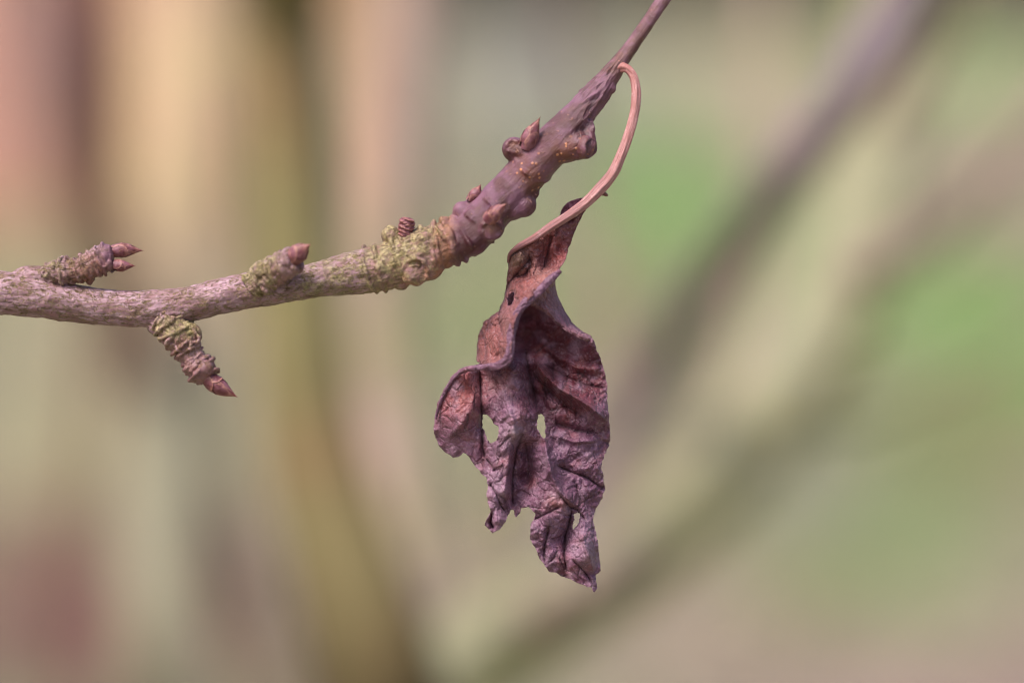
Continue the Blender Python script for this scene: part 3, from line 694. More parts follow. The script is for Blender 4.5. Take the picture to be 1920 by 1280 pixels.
spB = spur([(476, 535, 1.5, 24), (492, 524, 2.6, 29), (508, 512, 3.8, 28), (524, 501, 4.8, 26), (540, 492, 5.6, 25), (553, 486, 6.2, 21)], twig, zB, 8, 5, extra=[scar_rim(497, 505, 5.4, 8, 14, 3.2, .3), scar_rim(535, 506, 6.6, 13, 8, 3, -.5), blob(492, 508, 4.6, 16, 20, 14, .6), blob(538, 508, 5.6, 20, 16, 14, .5)])
bud((546, 489, 6.0), (583, 457, 8.2), 17.5, spB, .42, 2.4, 3)
zC = lambda px, py, th, s: (1 - .6*bump1(py, 668, 800, 6), np.clip(.6*bump1(py, 500, 630, 9) + .36*bump1(py, 600, 668, 6), 0, 1), .3 + 0*px, 0*px)
spC = spur([(302, 598, .6, 26), (322, 615, 1, 31), (340, 636, 1, 33), (352, 656, 1, 27), (363, 673, 1, 25), (374, 689, 1, 29), (385, 701, 1, 27), (392, 709, 1, 20)], twig, zC, 10, 9, extra=[scar_rim(362, 632, 3.0, 12, 9, 3.2, .5), scar_rim(345, 648, 3.2, 14, 8, 3.0, -.3), scar_rim(372, 688, 3.2, 15, 9, 3.2, -.4), blob(360, 625, 1.5, 18, 22, 18, .5), blob(383, 690, 2.4, 18, 15, 16, .5), blob(352, 668, 1.6, 22, 14, 18, -.8)])
bud((386, 706, 1.4), (447, 745, 1.4), 17, spC, .34, 5.0, 4)
# buds on the stem
bud((986, 280, 2.0), (1014, 218, 3.6), 17, twig, .28, 2.6, 5)
bud((880, 378, .8), (902, 345, 1.0), 11, twig, .45, 2.6, 6)
bud((913, 415, 4.6), (951, 381, 6.6), 14.5, twig, .35, 2.6, 7)
# dried ribbed bud stump on the upper edge
c = Q([(759, 450, 1), (761, 434, 1.2), (763, 418, 1.4), (765, 408, 1.4)]); c = smooth3(c, np.linspace(0, 1, 4), np.linspace(0, 1, 46)); u = np.linspace(0, 1, 46)
def stump_r(S, T, R):
    w = (S/S.max()*5.3 + .45*np.sin(T + 1.0) + .12*np.sin(3*T)) % 1.0
    return R*(1 + .07*np.sin(w*6.283)) + .00022*fbm(np.stack([S*4000, np.cos(T)*3, np.sin(T)*3], -1), 3)
v, f, ST = tube_geo(c, np.interp(u, [0, .5, .85, 1], [12, 14.5, 14, 7])*MM, 36, True, stump_r)
bs = np.zeros((len(v), 3)); bs[:, 0] = .7; bs[:, 1] = .55*np.clip(np.sin((ST[:, 0]/ST[:, 0].max()*5.3 + .45*np.sin(ST[:, 1] + 1) + .12*np.sin(3*ST[:, 1]))*6.283), 0, 1)
o = mesh_obj('dried_bud', v, f, M_bud, vec={'bs': bs}); reparent(o, twig)
# hollow stub of a broken shoot under the fork
b0, b1 = Q([(1084, 274, 1.2)])[0], Q([(1116, 280, 3.2)])[0]; ax = (b1 - b0)/np.linalg.norm(b1 - b0)
e1 = np.cross(ax, UP); e1 /= np.linalg.norm(e1); e2 = np.cross(ax, e1)
prof = [(0, 18), (8, 21), (16, 22), (23, 21.5), (28, 20), (30, 17), (28, 14), (22, 12), (15, 10), (12, 5)]; sg = 30; th = np.linspace(0, 2*math.pi, sg, endpoint=False); V = []
for k, (a, r_) in enumerate(prof):
    q = 1 + .09*np.array(fbm(np.stack([np.cos(th)*1.3, np.sin(th)*1.3, np.full(sg, k*.25)], 1), 3))
    V.append(b0 + ax*(a + 2.0*np.sin(th*2 + 1) + 1.2*np.sin(th*5))[:, None]*MM + (r_*q*MM)[:, None]*(np.cos(th)[:, None]*e1 + np.sin(th)[:, None]*e2))
V.append((b0 + ax*11*MM)[None]); V = np.vstack(V); n = len(prof)
F = [[i*sg + j, i*sg + (j + 1) % sg, (i + 1)*sg + (j + 1) % sg, (i + 1)*sg + j] for i in range(n - 1) for j in range(sg)] + [[(n - 1)*sg + j, (n - 1)*sg + (j + 1) % sg, n*sg] for j in range(sg)]
z0 = np.zeros(len(V)); cv = z0.copy(); cv[5*sg:] = .9  # inside of the hollow painted dark, shade in the colour
o = mesh_obj('broken_stub', V, F, M_bark, attrs={'old': z0, 'algae': z0, 'ring': z0 + .1, 'pores': z0 + .25, 'crev_shade': cv}, vec={'tw': V*1000}); reparent(o, twig)

# ================================================================= WITHERED LEAF
def seg_dist(X, Y, poly, closed=False):
    """distance to a polyline and signed side (positive left of travel, in px with y down)"""
    poly = np.asarray(poly, float); best = np.full(X.shape, 1e9); side = np.zeros(X.shape); frac_ = np.zeros(X.shape)
    n = len(poly); m_ = n if closed else n - 1
    for k in range(m_):
        a, b = poly[k], poly[(k + 1) % n]; d = b - a; L2 = d @ d + 1e-12
        t = np.clip(((X - a[0])*d[0] + (Y - a[1])*d[1])/L2, 0, 1)
        dx, dy = X - (a[0] + t*d[0]), Y - (a[1] + t*d[1]); D = np.hypot(dx, dy)
        w = D < best
        best = np.where(w, D, best); side = np.where(w, np.sign(d[0]*dy - d[1]*dx), side); frac_ = np.where(w, (k + t)/m_, frac_)
    return best, side, frac_
def inside(X, Y, poly):
    c = np.zeros(X.shape, bool); n = len(poly)
    for k in range(n):
        (x0, y0), (x1, y1) = poly[k], poly[(k + 1) % n]
        if y0 == y1: continue
        t = ((y0 > Y) != (y1 > Y)) & (X < (x1 - x0)*(Y - y0)/(y1 - y0) + x0); c ^= t
    return c
def ragged(poly, amp, seed, step=3.0):
    poly = np.asarray(poly, float); r = np.random.default_rng(seed); out = []
    n = len(poly)
    for k in range(n):
        a, b = poly[k], poly[(k + 1) % n]; L = np.linalg.norm(b - a); m_ = max(1, int(L/step))
        for j in range(m_): out.append(a + (b - a)*j/m_)
    out = np.array(out); nr = np.roll(out, -1, 0) - np.roll(out, 1, 0); nr = np.stack([nr[:, 1], -nr[:, 0]], 1)
    nr /= np.linalg.norm(nr, axis=1)[:, None] + 1e-9
    w = r.normal(size=len(out)); w = .5*w + .3*np.roll(w, 1) + .2*np.roll(w, 2)
    low = fbm(np.c_[out*.08, np.full(len(out), seed*3.1)], 3)
    return out + nr*(amp*(w*.6 + low*1.3))[:, None]
def field(X, Y, pts, c=14.0, lam=.5):
    """smooth depth through (px, py, z) control rows"""
    p = np.asarray(pts, float); d = np.hypot(p[:, None, 0] - p[None, :, 0], p[:, None, 1] - p[None, :, 1])
    phi = lambda r: np.sqrt(r*r + c*c)
    A = np.zeros((len(p) + 3, len(p) + 3)); A[:len(p), :len(p)] = -phi(d) - lam*np.eye(len(p))*0
    A[:len(p), :len(p)] -= np.eye(len(p))*lam
    A[:len(p), -3] = 1; A[:len(p), -2:] = p[:, :2]/100; A[-3, :len(p)] = 1; A[-2:, :len(p)] = p[:, :2].T/100
    w = np.linalg.solve(A, np.r_[p[:, 2], 0, 0, 0])
    out = w[-3] + w[-2]*X/100 + w[-1]*Y/100
    for k in range(len(p)): out = out - w[k]*phi(np.hypot(X - p[k, 0], Y - p[k, 1]))
    return out
def crease(X, Y, line, a, w, kind='g'):
    d, s, fr = seg_dist(X, Y, line); fade = np.clip(np.minimum(fr, 1 - fr)*7 + .25, 0, 1)
    if kind == 'g': return a*np.exp(-(d/w)**2)*fade                    # rounded fold
    if kind == 'v': return a*np.exp(-d/w)*fade                         # sharp crease
    return a*.5*(1 + np.tanh(s*d/w*1.2))*np.exp(-(d/(w*6))**2)*fade    # step: one side lifted

def sheet(poly, holes, depth, colour, h=1.6, rag=1.2, seed=1):
    """leaf membrane: grid mesh trimmed to a torn outline; returns verts (px,py,z), faces, colour"""
    poly = ragged(poly, rag, seed); holes = [ragged(q, rag*1.5, seed + 5 + k, 2.0) for k, q in enumerate(holes)]
    x0, y0 = poly.min(0) - 3; x1, y1 = poly.max(0) + 3
    gx_ = np.arange(x0, x1, h); gy_ = np.arange(y0, y1, h); X, Y = np.meshgrid(gx_, gy_, indexing='ij')
    ins = inside(X, Y, poly)
    for q in holes: ins &= ~inside(X, Y, q)
    loops = [poly] + holes
    # nearest outline point for near-boundary vertices only
    near = ins.copy()
    for ax in (0, 1):
        for sft in (1, -1): near |= np.roll(ins, sft, ax)
    core = ins.copy()
    for ax in (0, 1):
        for sft in (1, -1): core &= np.roll(ins, sft, ax)
    bd = near & ~core
    bi, bj = np.nonzero(bd); bx, by = X[bi, bj], Y[bi, bj]
    best = np.full(len(bx), 1e9); nx_, ny_ = bx.copy(), by.copy()
    for L in loops:
        A = L; B = np.roll(L, -1, 0)
        for k in range(0, len(bx), 400):
            sl = slice(k, k + 400); px_, py_ = bx[sl, None], by[sl, None]; d = B - A
            t = np.clip(((px_ - A[:, 0])*d[:, 0] + (py_ - A[:, 1])*d[:, 1])/((d**2).sum(1) + 1e-9), 0, 1)
            qx, qy = A[:, 0] + t*d[:, 0], A[:, 1] + t*d[:, 1]; D = np.hypot(px_ - qx, py_ - qy); j = D.argmin(1); ar = np.arange(len(j))
            m_ = D[ar, j] < best[sl]
            best[sl] = np.where(m_, D[ar, j], best[sl]); nx_[sl] = np.where(m_, qx[ar, j], nx_[sl]); ny_[sl] = np.where(m_, qy[ar, j], ny_[sl])
    out_ = ~ins[bi, bj] | (best < .45*h)
    X[bi[out_], bj[out_]] = nx_[out_]; Y[bi[out_], bj[out_]] = ny_[out_]
    ok = near[:-1, :-1] & near[1:, :-1] & near[:-1, 1:] & near[1:, 1:] & (ins[:-1, :-1] | ins[1:, :-1] | ins[:-1, 1:] | ins[1:, 1:])
    idx = -np.ones(X.shape, int); use = np.zeros(X.shape, bool)
    for a in (0, 1):
        for b in (0, 1): use[a:X.shape[0] - 1 + a, b:X.shape[1] - 1 + b] |= ok
    idx[use] = np.arange(use.sum())
    F = np.stack([idx[:-1, :-1], idx[:-1, 1:], idx[1:, 1:], idx[1:, :-1]], -1)[ok]
    x, y = X[use], Y[use]; dE = np.full(x.shape, 1e9)
    for L in loops:
        for k in range(0, len(x), 4000):
            sl = slice(k, k + 4000); D = np.hypot(x[sl, None] - L[None, :, 0], y[sl, None] - L[None, :, 1]).min(1); dE[sl] = np.minimum(dE[sl], D)
    z = depth(x, y, dE); c = colour(x, y, dE)
    return np.stack([x, y, z], 1), F, c

# ridge roll: the margin rolled over from the stalk down to the left lobe
roll_pts = [(1050, 508, 3.2, 5), (1036, 520, 3.9, 7.5), (1014, 542, 4.6, 9), (990, 563, 5.2, 9.5), (971, 586, 5.6, 9), (961, 618, 6.0, 8.5), (957, 650, 6.2, 9), (951, 674, 6.2, 9.5), (938, 684, 5.8, 8.5), (915, 687, 4.9, 7.5), (890, 690, 4.0, 6.5), (868, 695, 3.0, 5.5), (850, 709, 2.0, 4.5), (836, 731, 1.2, 4), (824, 757, .5, 3.5), (817, 785, 0, 3)]

LAV = np.array(s2l(136, 102, 128)); PLUM = np.array(s2l(112, 66, 88)); DRED = np.array(s2l(104, 38, 46)); ORG = np.array(s2l(170, 92, 78)); TAN = np.array(s2l(156, 108, 98)); GREY = np.array(s2l(168, 136, 156)); VEIN_FOLD_DARK = np.array(s2l(70, 44, 52))
def tintmap(x, y, base, spots):
    c = np.tile(base, (len(x), 1))
    for (a, b, r, k, w) in spots:
        g = w*np.exp(-((x - a)**2 + (y - b)**2)/r**2); c = c*(1 - g[:, None]) + k*g[:, None]
    return c
def vein_fold_shade(x, y, lines, w=2.2):  # darkens veins and sunken folds; the folds' shade is painted into the colour
    o = np.zeros(len(x))
    for L in lines:
        d, _, fr = seg_dist(x, y, L); o = np.maximum(o, np.exp(-(d/w)**2)*np.clip(np.minimum(fr + .2, 1.1 - fr)*4, 0, 1))
    return o

# ---- main lower blade
main_poly = [(945, 560), (930, 600), (925, 650), (930, 668), (912, 678), (890, 684), (866, 690), (848, 705), (834, 727), (822, 753), (815, 782), (814, 810), (820, 830), (830, 844), (850, 857), (860, 855), (867, 849), (876, 851), (882, 861), (890, 871), (902, 886), (913, 898),
    (916, 914), (912, 929), (916, 944), (920, 956), (915, 969), (908, 984), (915, 989), (924, 999), (939, 991), (949, 974), (956, 956), (962, 956), (967, 970), (974, 961), (976, 951), (991, 950), (1005, 963), (997, 982), (993, 1008), (1002, 1023), (1013, 1048), (1030, 1070),
    (1046, 1075), (1068, 1084), (1087, 1095), (1110, 1101), (1114, 1111), (1119, 1103), (1117, 1077), (1126, 1069), (1124, 1048), (1121, 1018), (1114, 988), (1112, 969), (1117, 952), (1129, 933), (1134, 917), (1132, 898), (1127, 873), (1136, 846), (1144, 826), (1143, 802),
    (1141, 782), (1138, 750), (1138, 722), (1132, 690), (1122, 662), (1111, 636), (1092, 622), (1066, 604), (1040, 585), (1020, 565), (1030, 535), (1000, 525), (965, 535)]
main_holes = [[(906, 778), (913, 776), (919, 786), (926, 795), (936, 803), (935, 815), (932, 827), (920, 831), (914, 822), (909, 812), (904, 800), (903, 788)],
              [(1009, 777), (1015, 775), (1022, 783), (1024, 802), (1024, 824), (1016, 821), (1011, 812), (1006, 800)],
              [(1077, 962), (1083, 958), (1088, 963), (1084, 978), (1076, 993), (1073, 990), (1075, 976)]]
mctl = [(945, 560, -5), (965, 535, -6), (1000, 530, -7), (985, 590, -11), (975, 640, -9), (995, 610, -10), (985, 660, -5.5), (930, 620, -5), (940, 665, -2.5), (925, 690, -2.0),
        (870, 710, 1.5), (845, 745, .8), (825, 790, -.8), (817, 820, -2.2), (850, 850, -1.8), (865, 790, 2.0), (885, 760, 1.4), (898, 720, -1.2), (900, 790, -.8), (890, 850, -.6),
        (930, 720, -1.0), (945, 750, 1.0), (965, 720, 1.8), (972, 690, .8), (955, 790, 2.8), (985, 770, 2.6), (940, 840, 1.8), (965, 810, 3.0), (920, 870, .4),
        (990, 700, -2.5), (1005, 740, -2.8), (1020, 770, -1.6), (1000, 640, -8.5), (1030, 625, -7), (1060, 660, -4.2), (1095, 650, -1.5), (1108, 640, 0), (1100, 700, -2.8), (1125, 700, -2.5), (1060, 700, -3.2), (1030, 700, -3.8),
        (1020, 705, -2.0), (1060, 745, -.4), (1100, 768, -.2), (1138, 795, -1.5), (1060, 790, -1.8), (1110, 810, -1.4), (1142, 830, -3.0), (1040, 830, -1.2), (1090, 850, -.6), (1130, 880, -1.8), (1100, 900, -.4), (1060, 880, -.8), (1130, 915, -2.2), (1095, 945, -.8),
        (1012, 850, .8), (1000, 800, .6), (985, 850, -2.2), (975, 900, -2.6), (1000, 910, -1.6), (980, 945, -1.0), (960, 940, -1.4), (1030, 880, 1.6), (1020, 920, 1.0), (1045, 925, 1.8), (1065, 945, 1.8),
        (945, 880, 2.4), (930, 905, 2.0), (950, 920, 1.4), (925, 945, 2.8), (930, 975, 3.2), (915, 985, 2.0), (945, 960, 1.6),
        (1010, 990, 1.6), (1030, 975, 2.2), (1050, 985, .8), (1020, 1030, .8), (1045, 1050, 1.6), (1060, 1010, -.6), (1075, 1020, .6), (1095, 1010, 1.8), (1105, 1045, 2.2), (1118, 1010, -.5), (1120, 1050, -.8), (1085, 1070, 1.0), (1110, 1098, 1.0), (1050, 1074, .2)]
V_main = [  # secondary veins and hard creases: line, amplitude, width, kind
    ([(899, 690), (902, 740), (903, 790), (905, 840), (910, 860)], -1.3, 5, 'v'),
    ([(985, 655), (990, 690), (1000, 730), (1008, 765)], -1.4, 7, 'v'),
    ([(1000, 676), (1024, 706), (1050, 729), (1080, 746), (1110, 765), (1138, 790)], 2.6, 10, 'v'), ([(1000, 700), (1028, 732), (1060, 760), (1100, 785)], -1.3, 9, 'g'),
    ([(1022, 684), (1062, 706), (1100, 722), (1136, 728)], -.7, 7, 'v'), ([(1010, 640), (1050, 672), (1090, 690), (1128, 694)], .8, 8, 'g'),
    ([(980, 814), (968, 845), (962, 880), (960, 920), (962, 950)], -1.5, 6, 'v'), ([(1003, 780), (1021, 826), (1028, 862), (1036, 895), (1052, 925), (1074, 944)], 1.6, 7, 'v'),
    ([(1044, 872), (1070, 884), (1100, 894), (1130, 916)], -1.1, 5, 'v'), ([(1040, 816), (1075, 828), (1115, 826)], .9, 7, 'v'), ([(1036, 790), (1075, 806), (1120, 812)], -.7, 6, 'g'),
    ([(1048, 925), (1068, 950), (1082, 955), (1100, 978)], -.8, 4, 'v'),
    ([(1072, 955), (1066, 985), (1060, 1005), (1058, 1040), (1063, 1072)], -1.6, 5, 'v'), ([(1030, 985), (1024, 1010), (1020, 1030), (1022, 1056)], -.9, 4.5, 'v'), ([(1092, 1000), (1096, 1020), (1106, 1046), (1112, 1070)], 1.1, 5, 'v'),
    ([(1000, 975), (1025, 962), (1050, 950)], -.9, 5, 'v'), ([(918, 905), (930, 925), (940, 950), (948, 960)], -.9, 3.5, 'v'), ([(922, 960), (920, 978), (926, 990)], -1.8, 4, 'v'),
    ([(930, 700), (945, 740), (958, 780), (966, 830)], .7, 7, 'g'), ([(912, 860), (922, 872), (928, 884)], -.6, 3, 'v'), ([(840, 820), (862, 800), (884, 770), (892, 730)], .5, 7, 'g'),
    ([(955, 850), (950, 890), (945, 930)], .7, 5, 'g'), ([(1075, 1050), (1095, 1070), (1112, 1095)], -.8, 4, 'v'), ([(985, 830), (992, 870), (990, 905)], -.8, 9, 'g'), ([(1005, 905), (1025, 895), (1032, 880)], .5, 4, 'v')]
def crumple(x, y, seed, a1, a2):
    q = np.stack([x, y, np.full_like(x, seed)], 1)
    wq = q + np.stack([fbm(q*.02 + 5, 2), fbm(q*.02 + 11, 2), np.zeros_like(x)], 1)*14
    return a1*(ridged(wq*np.array((.022, .016, 1)), 3) - .55) + a2*(ridged(wq*np.array((.085, .07, 1)) + 3, 3) - .5) + a2*.4*fbm(q*.25, 3)
def main_depth(x, y, dE):
    z = field(x, y, mctl)
    for L, a, w, k in V_main: z = z + crease(x, y, L, a*1.35, w, k)
    low = np.clip((y - 640)/120, .35, 1)
    z = z + crumple(x, y, 2.5, .62, .15)*low*np.clip((x - 840)/90, .35, 1)
    edge = np.exp(-(dE/9)**2)
    return z + edge*(.9*fbm(np.stack([x*.045, y*.045, np.full_like(x, 3.)], 1), 2) - .35)
_r = np.random.default_rng(21); minor = []
for k in range(55):            # small dried-in veins and crinkles
    a_ = _r.choice([.35, -.55, 1.2, 1.6, -1.1]) + .25*_r.normal(); x_, y_ = _r.uniform(830, 1135), _r.uniform(650, 1080); q_ = [(x_, y_)]
    for j in range(4):
        x_ += math.cos(a_)*_r.uniform(7, 13); y_ += math.sin(a_)*_r.uniform(7, 13); a_ += .35*_r.normal(); q_.append((x_, y_))
    minor.append((q_, _r.choice([-.3, -.25, .25]), _r.uniform(2.2, 4), 'v'))
V_main = [(L, a, w*(.75 if k == 'v' else 1), k) for L, a, w, k in V_main] + minor
main_sunk = [L for L, a, w, k in V_main if a < 0]
def main_col(x, y, dE):
    c = tintmap(x, y, PLUM*.55 + LAV*.45, [(855, 760, 60, ORG, .55), (880, 720, 30, ORG, .7), (850, 820, 40, LAV, .5), (940, 715, 34, TAN, .6), (960, 770, 40, LAV, .6), (1050, 670, 80, DRED, .9), (1080, 720, 60, DRED, .8), (1060, 755, 45, DRED, .7),
        (1000, 620, 50, DRED, .9), (960, 830, 45, GREY, .7), (965, 812, 14, np.array(s2l(205, 185, 190)), .6), (930, 930, 50, GREY, .8), (990, 880, 40, PLUM, .8), (1090, 870, 50, LAV, .5), (1030, 840, 30, LAV, .6), (1100, 1020, 50, GREY, .7), (1030, 1020, 45, LAV, .7), (1075, 1090, 26, DRED, .5), (1040, 940, 22, TAN, .4)])
    n1 = fbm(np.stack([x*.05, y*.05, np.full_like(x, 8.)], 1), 4)[:, None]; n2 = fbm(np.stack([x*.03, y*.03, np.full_like(x, 18.)], 1), 3)[:, None]
    c = c*(1 + .32*n1); c = c + np.clip(n2*1.4, 0, 1)*(GREY - c)*.65; n3 = fbm(np.stack([x*.025 + 40, y*.025, np.full_like(x, 28.)], 1), 3)[:, None]; c = c + np.clip(n3*1.6 - .2, 0, 1)*(ORG*.9 - c)*.3
    vd = (.75*vein_fold_shade(x, y, main_sunk))[:, None]; c = c*(1 - vd) + VEIN_FOLD_DARK*vd
    e = np.exp(-(dE/2.5)**2)[:, None]*.4; return np.clip(c*(1 - e) + GREY*e, .01, 1)
# ---- upper flap between the stalk and the roll
up_poly = [(1100, 392), (1076, 402), (1050, 418), (1018, 438), (990, 454), (964, 468), (955, 480), (953, 505), (950, 530), (946, 558), (935, 584), (920, 592), (906, 606), (897, 630), (894, 655), (895, 678), (912, 688), (940, 688), (956, 672), (960, 640), (963, 612), (971, 586), (990, 563), (1014, 542), (1040, 516), (1057, 493), (1067, 463), (1076, 436), (1088, 412)]
up_hole = [[(952, 572), (952, 560), (957, 551), (963, 547), (965, 552), (963, 564), (958, 574)]]
uctl = [(1095, 395, .6), (1050, 420, 1.2), (1000, 450, 1.2), (962, 470, 0), (955, 500, -.6), (975, 490, 2.2), (990, 480, .8), (1020, 455, 0), (1050, 440, .2), (1078, 430, .4), (1062, 470, .4), (1050, 495, 1.4), (1030, 490, -.8), (1010, 500, .6), (990, 515, .4), (1010, 530, 3.4), (985, 550, 4.4), (1016, 541, 5.0), (990, 563, 5.8), (971, 586, 6.2), (960, 620, 6.6),
        (955, 535, -.6), (960, 560, 1.2), (945, 575, -.5), (940, 610, 1.2), (952, 600, 4.6), (950, 650, 5.6), (925, 610, -1.5), (905, 630, -3.4), (897, 665, -3.2), (915, 660, -.2), (935, 665, 2.2), (920, 686, 2.5)]
V_up = [([(1034, 440), (1028, 470), (1022, 498), (1014, 510)], -1.2, 6, 'v'), ([(993, 486), (975, 508), (955, 530), (940, 565), (935, 600), (944, 632)], -1.5, 4.5, 'v'), ([(1052, 430), (1040, 460), (1036, 490)], .7, 6, 'g'), ([(1008, 470), (1004, 495), (992, 520), (975, 545)], .6, 6, 'g'),
        ([(900, 610), (910, 640), (912, 670)], -.7, 4, 'v'), ([(918, 596), (912, 620)], -.5, 3, 'v'), ([(922, 615), (928, 650), (934, 664)], .5, 5, 'g'), ([(992, 478), (995, 500), (985, 515), (965, 520)], -1.3, 5, 'v')]
def up_depth(x, y, dE):
    z = field(x, y, uctl, 10)
    for L, a, w, k in V_up: z = z + crease(x, y, L, a, w, k)
    return z + crumple(x, y, 6.5, .35, .22) - .5*np.exp(-(dE/5)**2)
def up_col(x, y, dE):
    c = tintmap(x, y, TAN*.55 + PLUM*.3 + ORG*.15, [(1050, 470, 32, np.array(s2l(160, 76, 72)), .8), (972, 485, 20, np.array(s2l(128, 104, 78)), .9), (985, 535, 30, ORG, .35), (1015, 515, 20, TAN, .7), (915, 640, 36, ORG, .4), (1060, 440, 20, PLUM, .6)])
    n1 = fbm(np.stack([x*.06, y*.06, np.full_like(x, 28.)], 1), 4)[:, None]; c = c*(1 + .25*n1)
    vd = (.65*vein_fold_shade(x, y, [L for L, a, w, k in V_up if a < 0], 2.4))[:, None]; c = c*(1 - vd) + VEIN_FOLD_DARK*vd
    e = np.exp(-(dE/2.5)**2)[:, None]*.5; return np.clip(c*(1 - e) + PLUM*e, .01, 1)
# ---- outer face of the right fold
rt_poly = [(1042, 508), (1040, 532), (1046, 557), (1058, 581), (1073, 605), (1088, 619), (1108, 630), (1111, 639), (1098, 640), (1085, 634), (1064, 622), (1040, 604), (1022, 586), (1000, 574), (982, 570), (992, 556), (1018, 532)]
rctl = [(1042, 510, 1.5), (1025, 530, 2.0), (990, 562, 3.0), (1000, 572, 2.2), (1040, 535, -1.5), (1048, 560, -1.8), (1030, 565, .6), (1060, 585, -1.5), (1050, 600, .8), (1040, 602, 2.0), (1022, 584, 2.4), (1075, 608, -.6), (1066, 620, 2.0), (1085, 632, 1.8), (1108, 634, .3), (1092, 624, .4)]
def rt_depth(x, y, dE):
    z = field(x, y, rctl, 9)
    q = np.stack([(x*.8 - y*.45)*.12, (x*.45 + y*.8)*.02, np.full_like(x, 4.)], 1)
    return z + .35*fbm(q, 3) - .9*np.exp(-(dE/3.5)**2)
def rt_col(x, y, dE):
    c = tintmap(x, y, LAV*.5 + TAN*.5, [(1060, 600, 30, PLUM, .5), (1025, 560, 20, TAN, .5)])
    q = np.stack([(x*.8 - y*.45)*.2, (x*.45 + y*.8)*.03, np.full_like(x, 9.)], 1); return np.clip(c*(1 + .25*fbm(q, 3)[:, None]), .01, 1)
# ---- small torn flap at the leaf base, beyond the stalk
tp_poly = [(1048, 408), (1053, 391), (1062, 380), (1080, 373), (1098, 370), (1100, 384), (1080, 398), (1060, 412)]
tp = (lambda x, y, d: -2.0 + .03*(x - 1070) + .3*fbm(np.stack([x*.1, y*.1, x*0 + 2.], 1), 2), lambda x, y, d: np.tile(PLUM*1.1, (len(x), 1)))

parts_ = [sheet(main_poly, main_holes, main_depth, main_col, 1.45, 1.3, 1), sheet(up_poly, up_hole, up_depth, up_col, 1.45, .8, 20), sheet(rt_poly, [], rt_depth, rt_col, 1.45, .6, 30), sheet(tp_poly, [], tp[0], tp[1], 1.6, .8, 40)]
Vs, Fs, Cs, off = [], [], [], 0
for v, f, c in parts_:
    Vs.append(Q(v)); Fs += (f + off).tolist(); Cs.append(c); off += len(v)
V_l, C_l = np.vstack(Vs), np.clip(np.vstack(Cs)*np.array((.92, .85, .90)), 0, 1)

def leaf_mat(name, tubey=False):
    m = NT(name); pos = m.n('ShaderNodeNewGeometry').outputs['Position']
    base = m.attr('lcol', 'Color')
    warp = m.vmul(m.noise(pos, 900, 3, .5, out=1), .0007); pw = m.vadd(pos, warp)
    net = m.voro(pw, 1150, 'DISTANCE_TO_EDGE'); net2 = m.voro(pw, 420, 'DISTANCE_TO_EDGE')
    n1 = m.noise(pos, 520, 6, .68); n2 = m.noise(pos, 2300, 4, .65); n3 = m.noise(pos, 230, 4, .6)
    vn = m.ramp(net, .0, .10, 1, 0); vn2 = m.ramp(net2, .0, .05, 1, 0)
    col = m.mix(m.ramp(n1, .46, .68, 0, .62), base, m.mix(.72, base, s2l(70, 30, 42)))
    col = m.mix(m.ramp(n1, .30, .46, .45, 0), col, m.mix(.5, col, s2l(186, 158, 168)))
    col = m.mix(m.ramp(n3, .55, .7, 0, .4), col, m.mix(.5, base, s2l(150, 84, 74)))
    col = m.mix(m.math('MULTIPLY', vn, .3), col, m.mix(.6, col, s2l(60, 36, 44)))
    col = m.mix(m.math('MULTIPLY', vn2, .35), col, m.mix(.6, col, s2l(78, 50, 58)))
    col = m.mix(m.ramp(n2, .52, .72, 0, .6), col, m.mix(.6, col, s2l(196, 168, 182)))
    col = m.mix(m.ramp(n2, .3, .46, .5, 0), col, m.mix(.6, col, s2l(56, 34, 44)))
    h = m.math('ADD', m.math('MULTIPLY', net, 1.2), m.math('MULTIPLY', n2, .5)); h = m.math('ADD', h, m.math('MULTIPLY', n1, 1.2))
    h = m.math('ADD', h, m.math('MULTIPLY', m.ramp(net2, 0, .12), .8))
    nb = m.bump(h, .00024, .75)
    m.done(col, .52, nb, .45)
    m.b.inputs['Sheen Weight'].default_value = .04; m.b.inputs['Sheen Roughness'].default_value = .4; m.b.inputs['Sheen Tint'].default_value = (.92, .84, 1, 1)
    tr = m.n('ShaderNodeBsdfTranslucent'); m.l(m.mix(.35, col, s2l(176, 84, 66)), tr.inputs[0]); m.l(nb, tr.inputs['Normal'])
    mx = m.n('ShaderNodeMixShader'); mx.inputs[0].default_value = .26
    m.l(m.b.outputs[0], mx.inputs[1]); m.l(tr.outputs[0], mx.inputs[2]); m.l(mx.outputs[0], m.out.inputs[0])
    return m.m
M_leaf = leaf_mat('withered_leaf')
leaf = empty('withered_leaf', tuple(Q([(1172, 130, 0)])[0]), 'curled purple brown withered leaf with torn holes hanging from the twig', 'leaf')
o = mesh_obj('blade', V_l, Fs, M_leaf, cols={'lcol': C_l})
so = o.modifiers.new('thickness', 'SOLIDIFY'); so.thickness = .0001; so.offset = 0
reparent(o, leaf)
# rolled margin
a = catmull(roll_pts, 150); c = Q(a[:, :3])
c = c + FW*.00025
v, f, ST = tube_geo(c, a[:, 3]*MM*.85, 22, True, lambda S, T, R: R*(1 + .30*fbm(np.stack([S*260, np.cos(T)*1.2, np.sin(T)*1.2], -1), 4)))
cc = np.tile(LAV*.55 + PLUM*.45, (len(v), 1))*(1 + .2*fbm(v*600, 3))[:, None]
o = mesh_obj('rolled_margin', v, f, M_leaf, cols={'lcol': np.clip(cc, .01, 1)}); reparent(o, leaf)
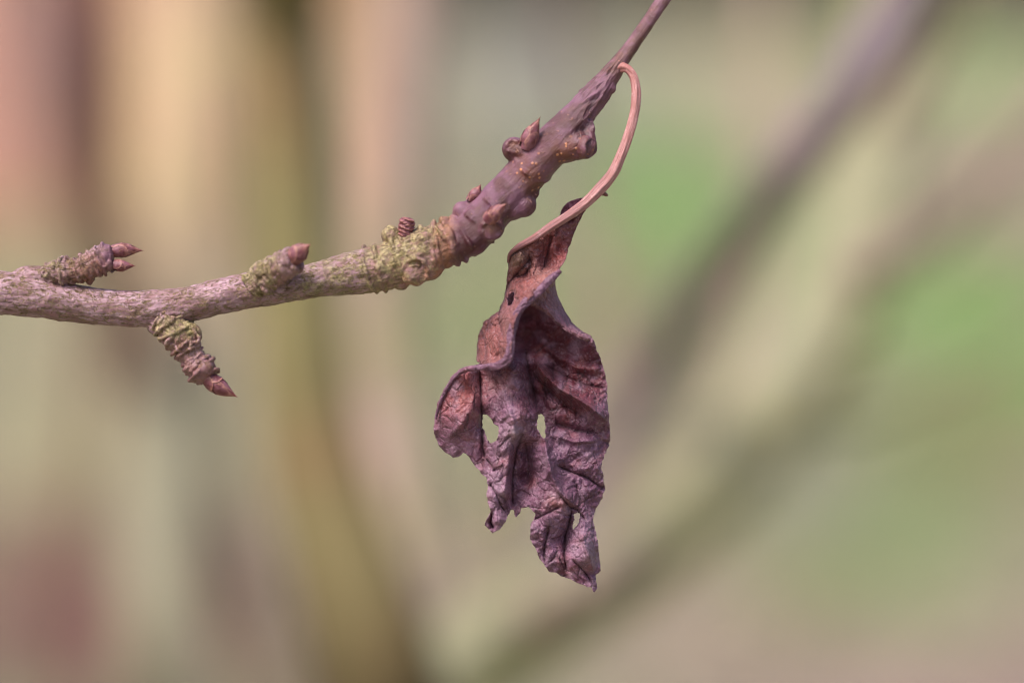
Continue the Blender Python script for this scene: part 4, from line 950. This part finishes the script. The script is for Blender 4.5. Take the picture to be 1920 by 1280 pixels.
# stalk and midrib
m = NT('leaf_stalk'); pos = m.n('ShaderNodeNewGeometry').outputs['Position']; tw = m.attr('tw', 'Vector')
n1 = m.noise(m.vscale(tw, (.25, 3, 1)), 1.6, 5, .6); n2 = m.noise(pos, 1500, 4, .6)
col = m.mix(m.ramp(n1, .4, .58), m.attr('pcol', 'Color'), m.mix(.6, m.attr('pcol', 'Color'), s2l(140, 84, 76)))
col = m.mix(m.ramp(m.noise(pos, 160, 4, .6), .52, .68, 0, .5), col, s2l(150, 104, 100))
col = m.mix(m.ramp(n2, .55, .75, 0, .4), col, s2l(214, 184, 180))
M_stalk = m.done(col, .5, m.bump(m.math('ADD', n1, m.math('MULTIPLY', n2, .4)), .00016, .9), .4)
pet = [(1152, 134, -1.4, 14), (1164, 127, -1.0, 12), (1175, 129, -.7, 9), (1186, 141, -.4, 8.5), (1192, 164, 0, 8.8), (1192, 190, .2, 9.6), (1187, 223, .3, 10), (1177, 258, .4, 10.2), (1162, 298, .5, 10.8), (1147, 328, .6, 11.4), (1126, 353, .8, 12), (1100, 379, 1.2, 10.5), (1070, 401, 1.6, 9.5), (1034, 424, 1.9, 8.5), (999, 448, 1.9, 7), (968, 466, 1.2, 5.5), (956, 477, .2, 4), (953, 492, -.8, 2.5)]
a = catmull(pet, 200); c = Q(a[:, :3])
v, f, ST = tube_geo(c, a[:, 3]*MM*.93, 28, True, lambda S, T, R: R*(1 + .14*fbm(np.stack([S*160, np.cos(T)*1.6, np.sin(T)*1.6], -1), 4) + .05*np.cos(6*T + S*60 + 2*fbm(np.stack([S*90, T*0, T*0], -1), 2)) - .12*np.exp(-((T - .5)/.35)**2)))
fr = np.clip(np.interp(ST[:, 0], np.linspace(0, ST[:, 0].max(), 5), [0, .1, .3, .75, 1]), 0, 1)[:, None]
pc = np.array(s2l(188, 138, 138))*(1 - fr) + np.array(s2l(124, 84, 92))*fr
up_ = np.exp(-(ST[:, 0]/ST[:, 0].max()/.10)**2)[:, None]; pc = pc*(1 - .7*up_) + np.array(s2l(140, 76, 70))*.7*up_
kn = blob(1134, 364, .4, 7, 4, 5, -.5, 2); kn2 = blob(1128, 361, .4, 8, 6, 6, -.4, 2)
vv, ff = join([(v, f), kn, kn2]); ne = len(vv) - len(v)
pc = np.vstack([pc, np.tile(np.array(s2l(92, 64, 62)), (ne, 1))]); tws = np.vstack([np.stack([ST[:, 0]*1000, ST[:, 1]*.9, ST[:, 0]*0], 1), np.zeros((ne, 3))])
o = mesh_obj('petiole', vv, ff, M_stalk, cols={'pcol': pc}, vec={'tw': tws}); reparent(o, leaf)
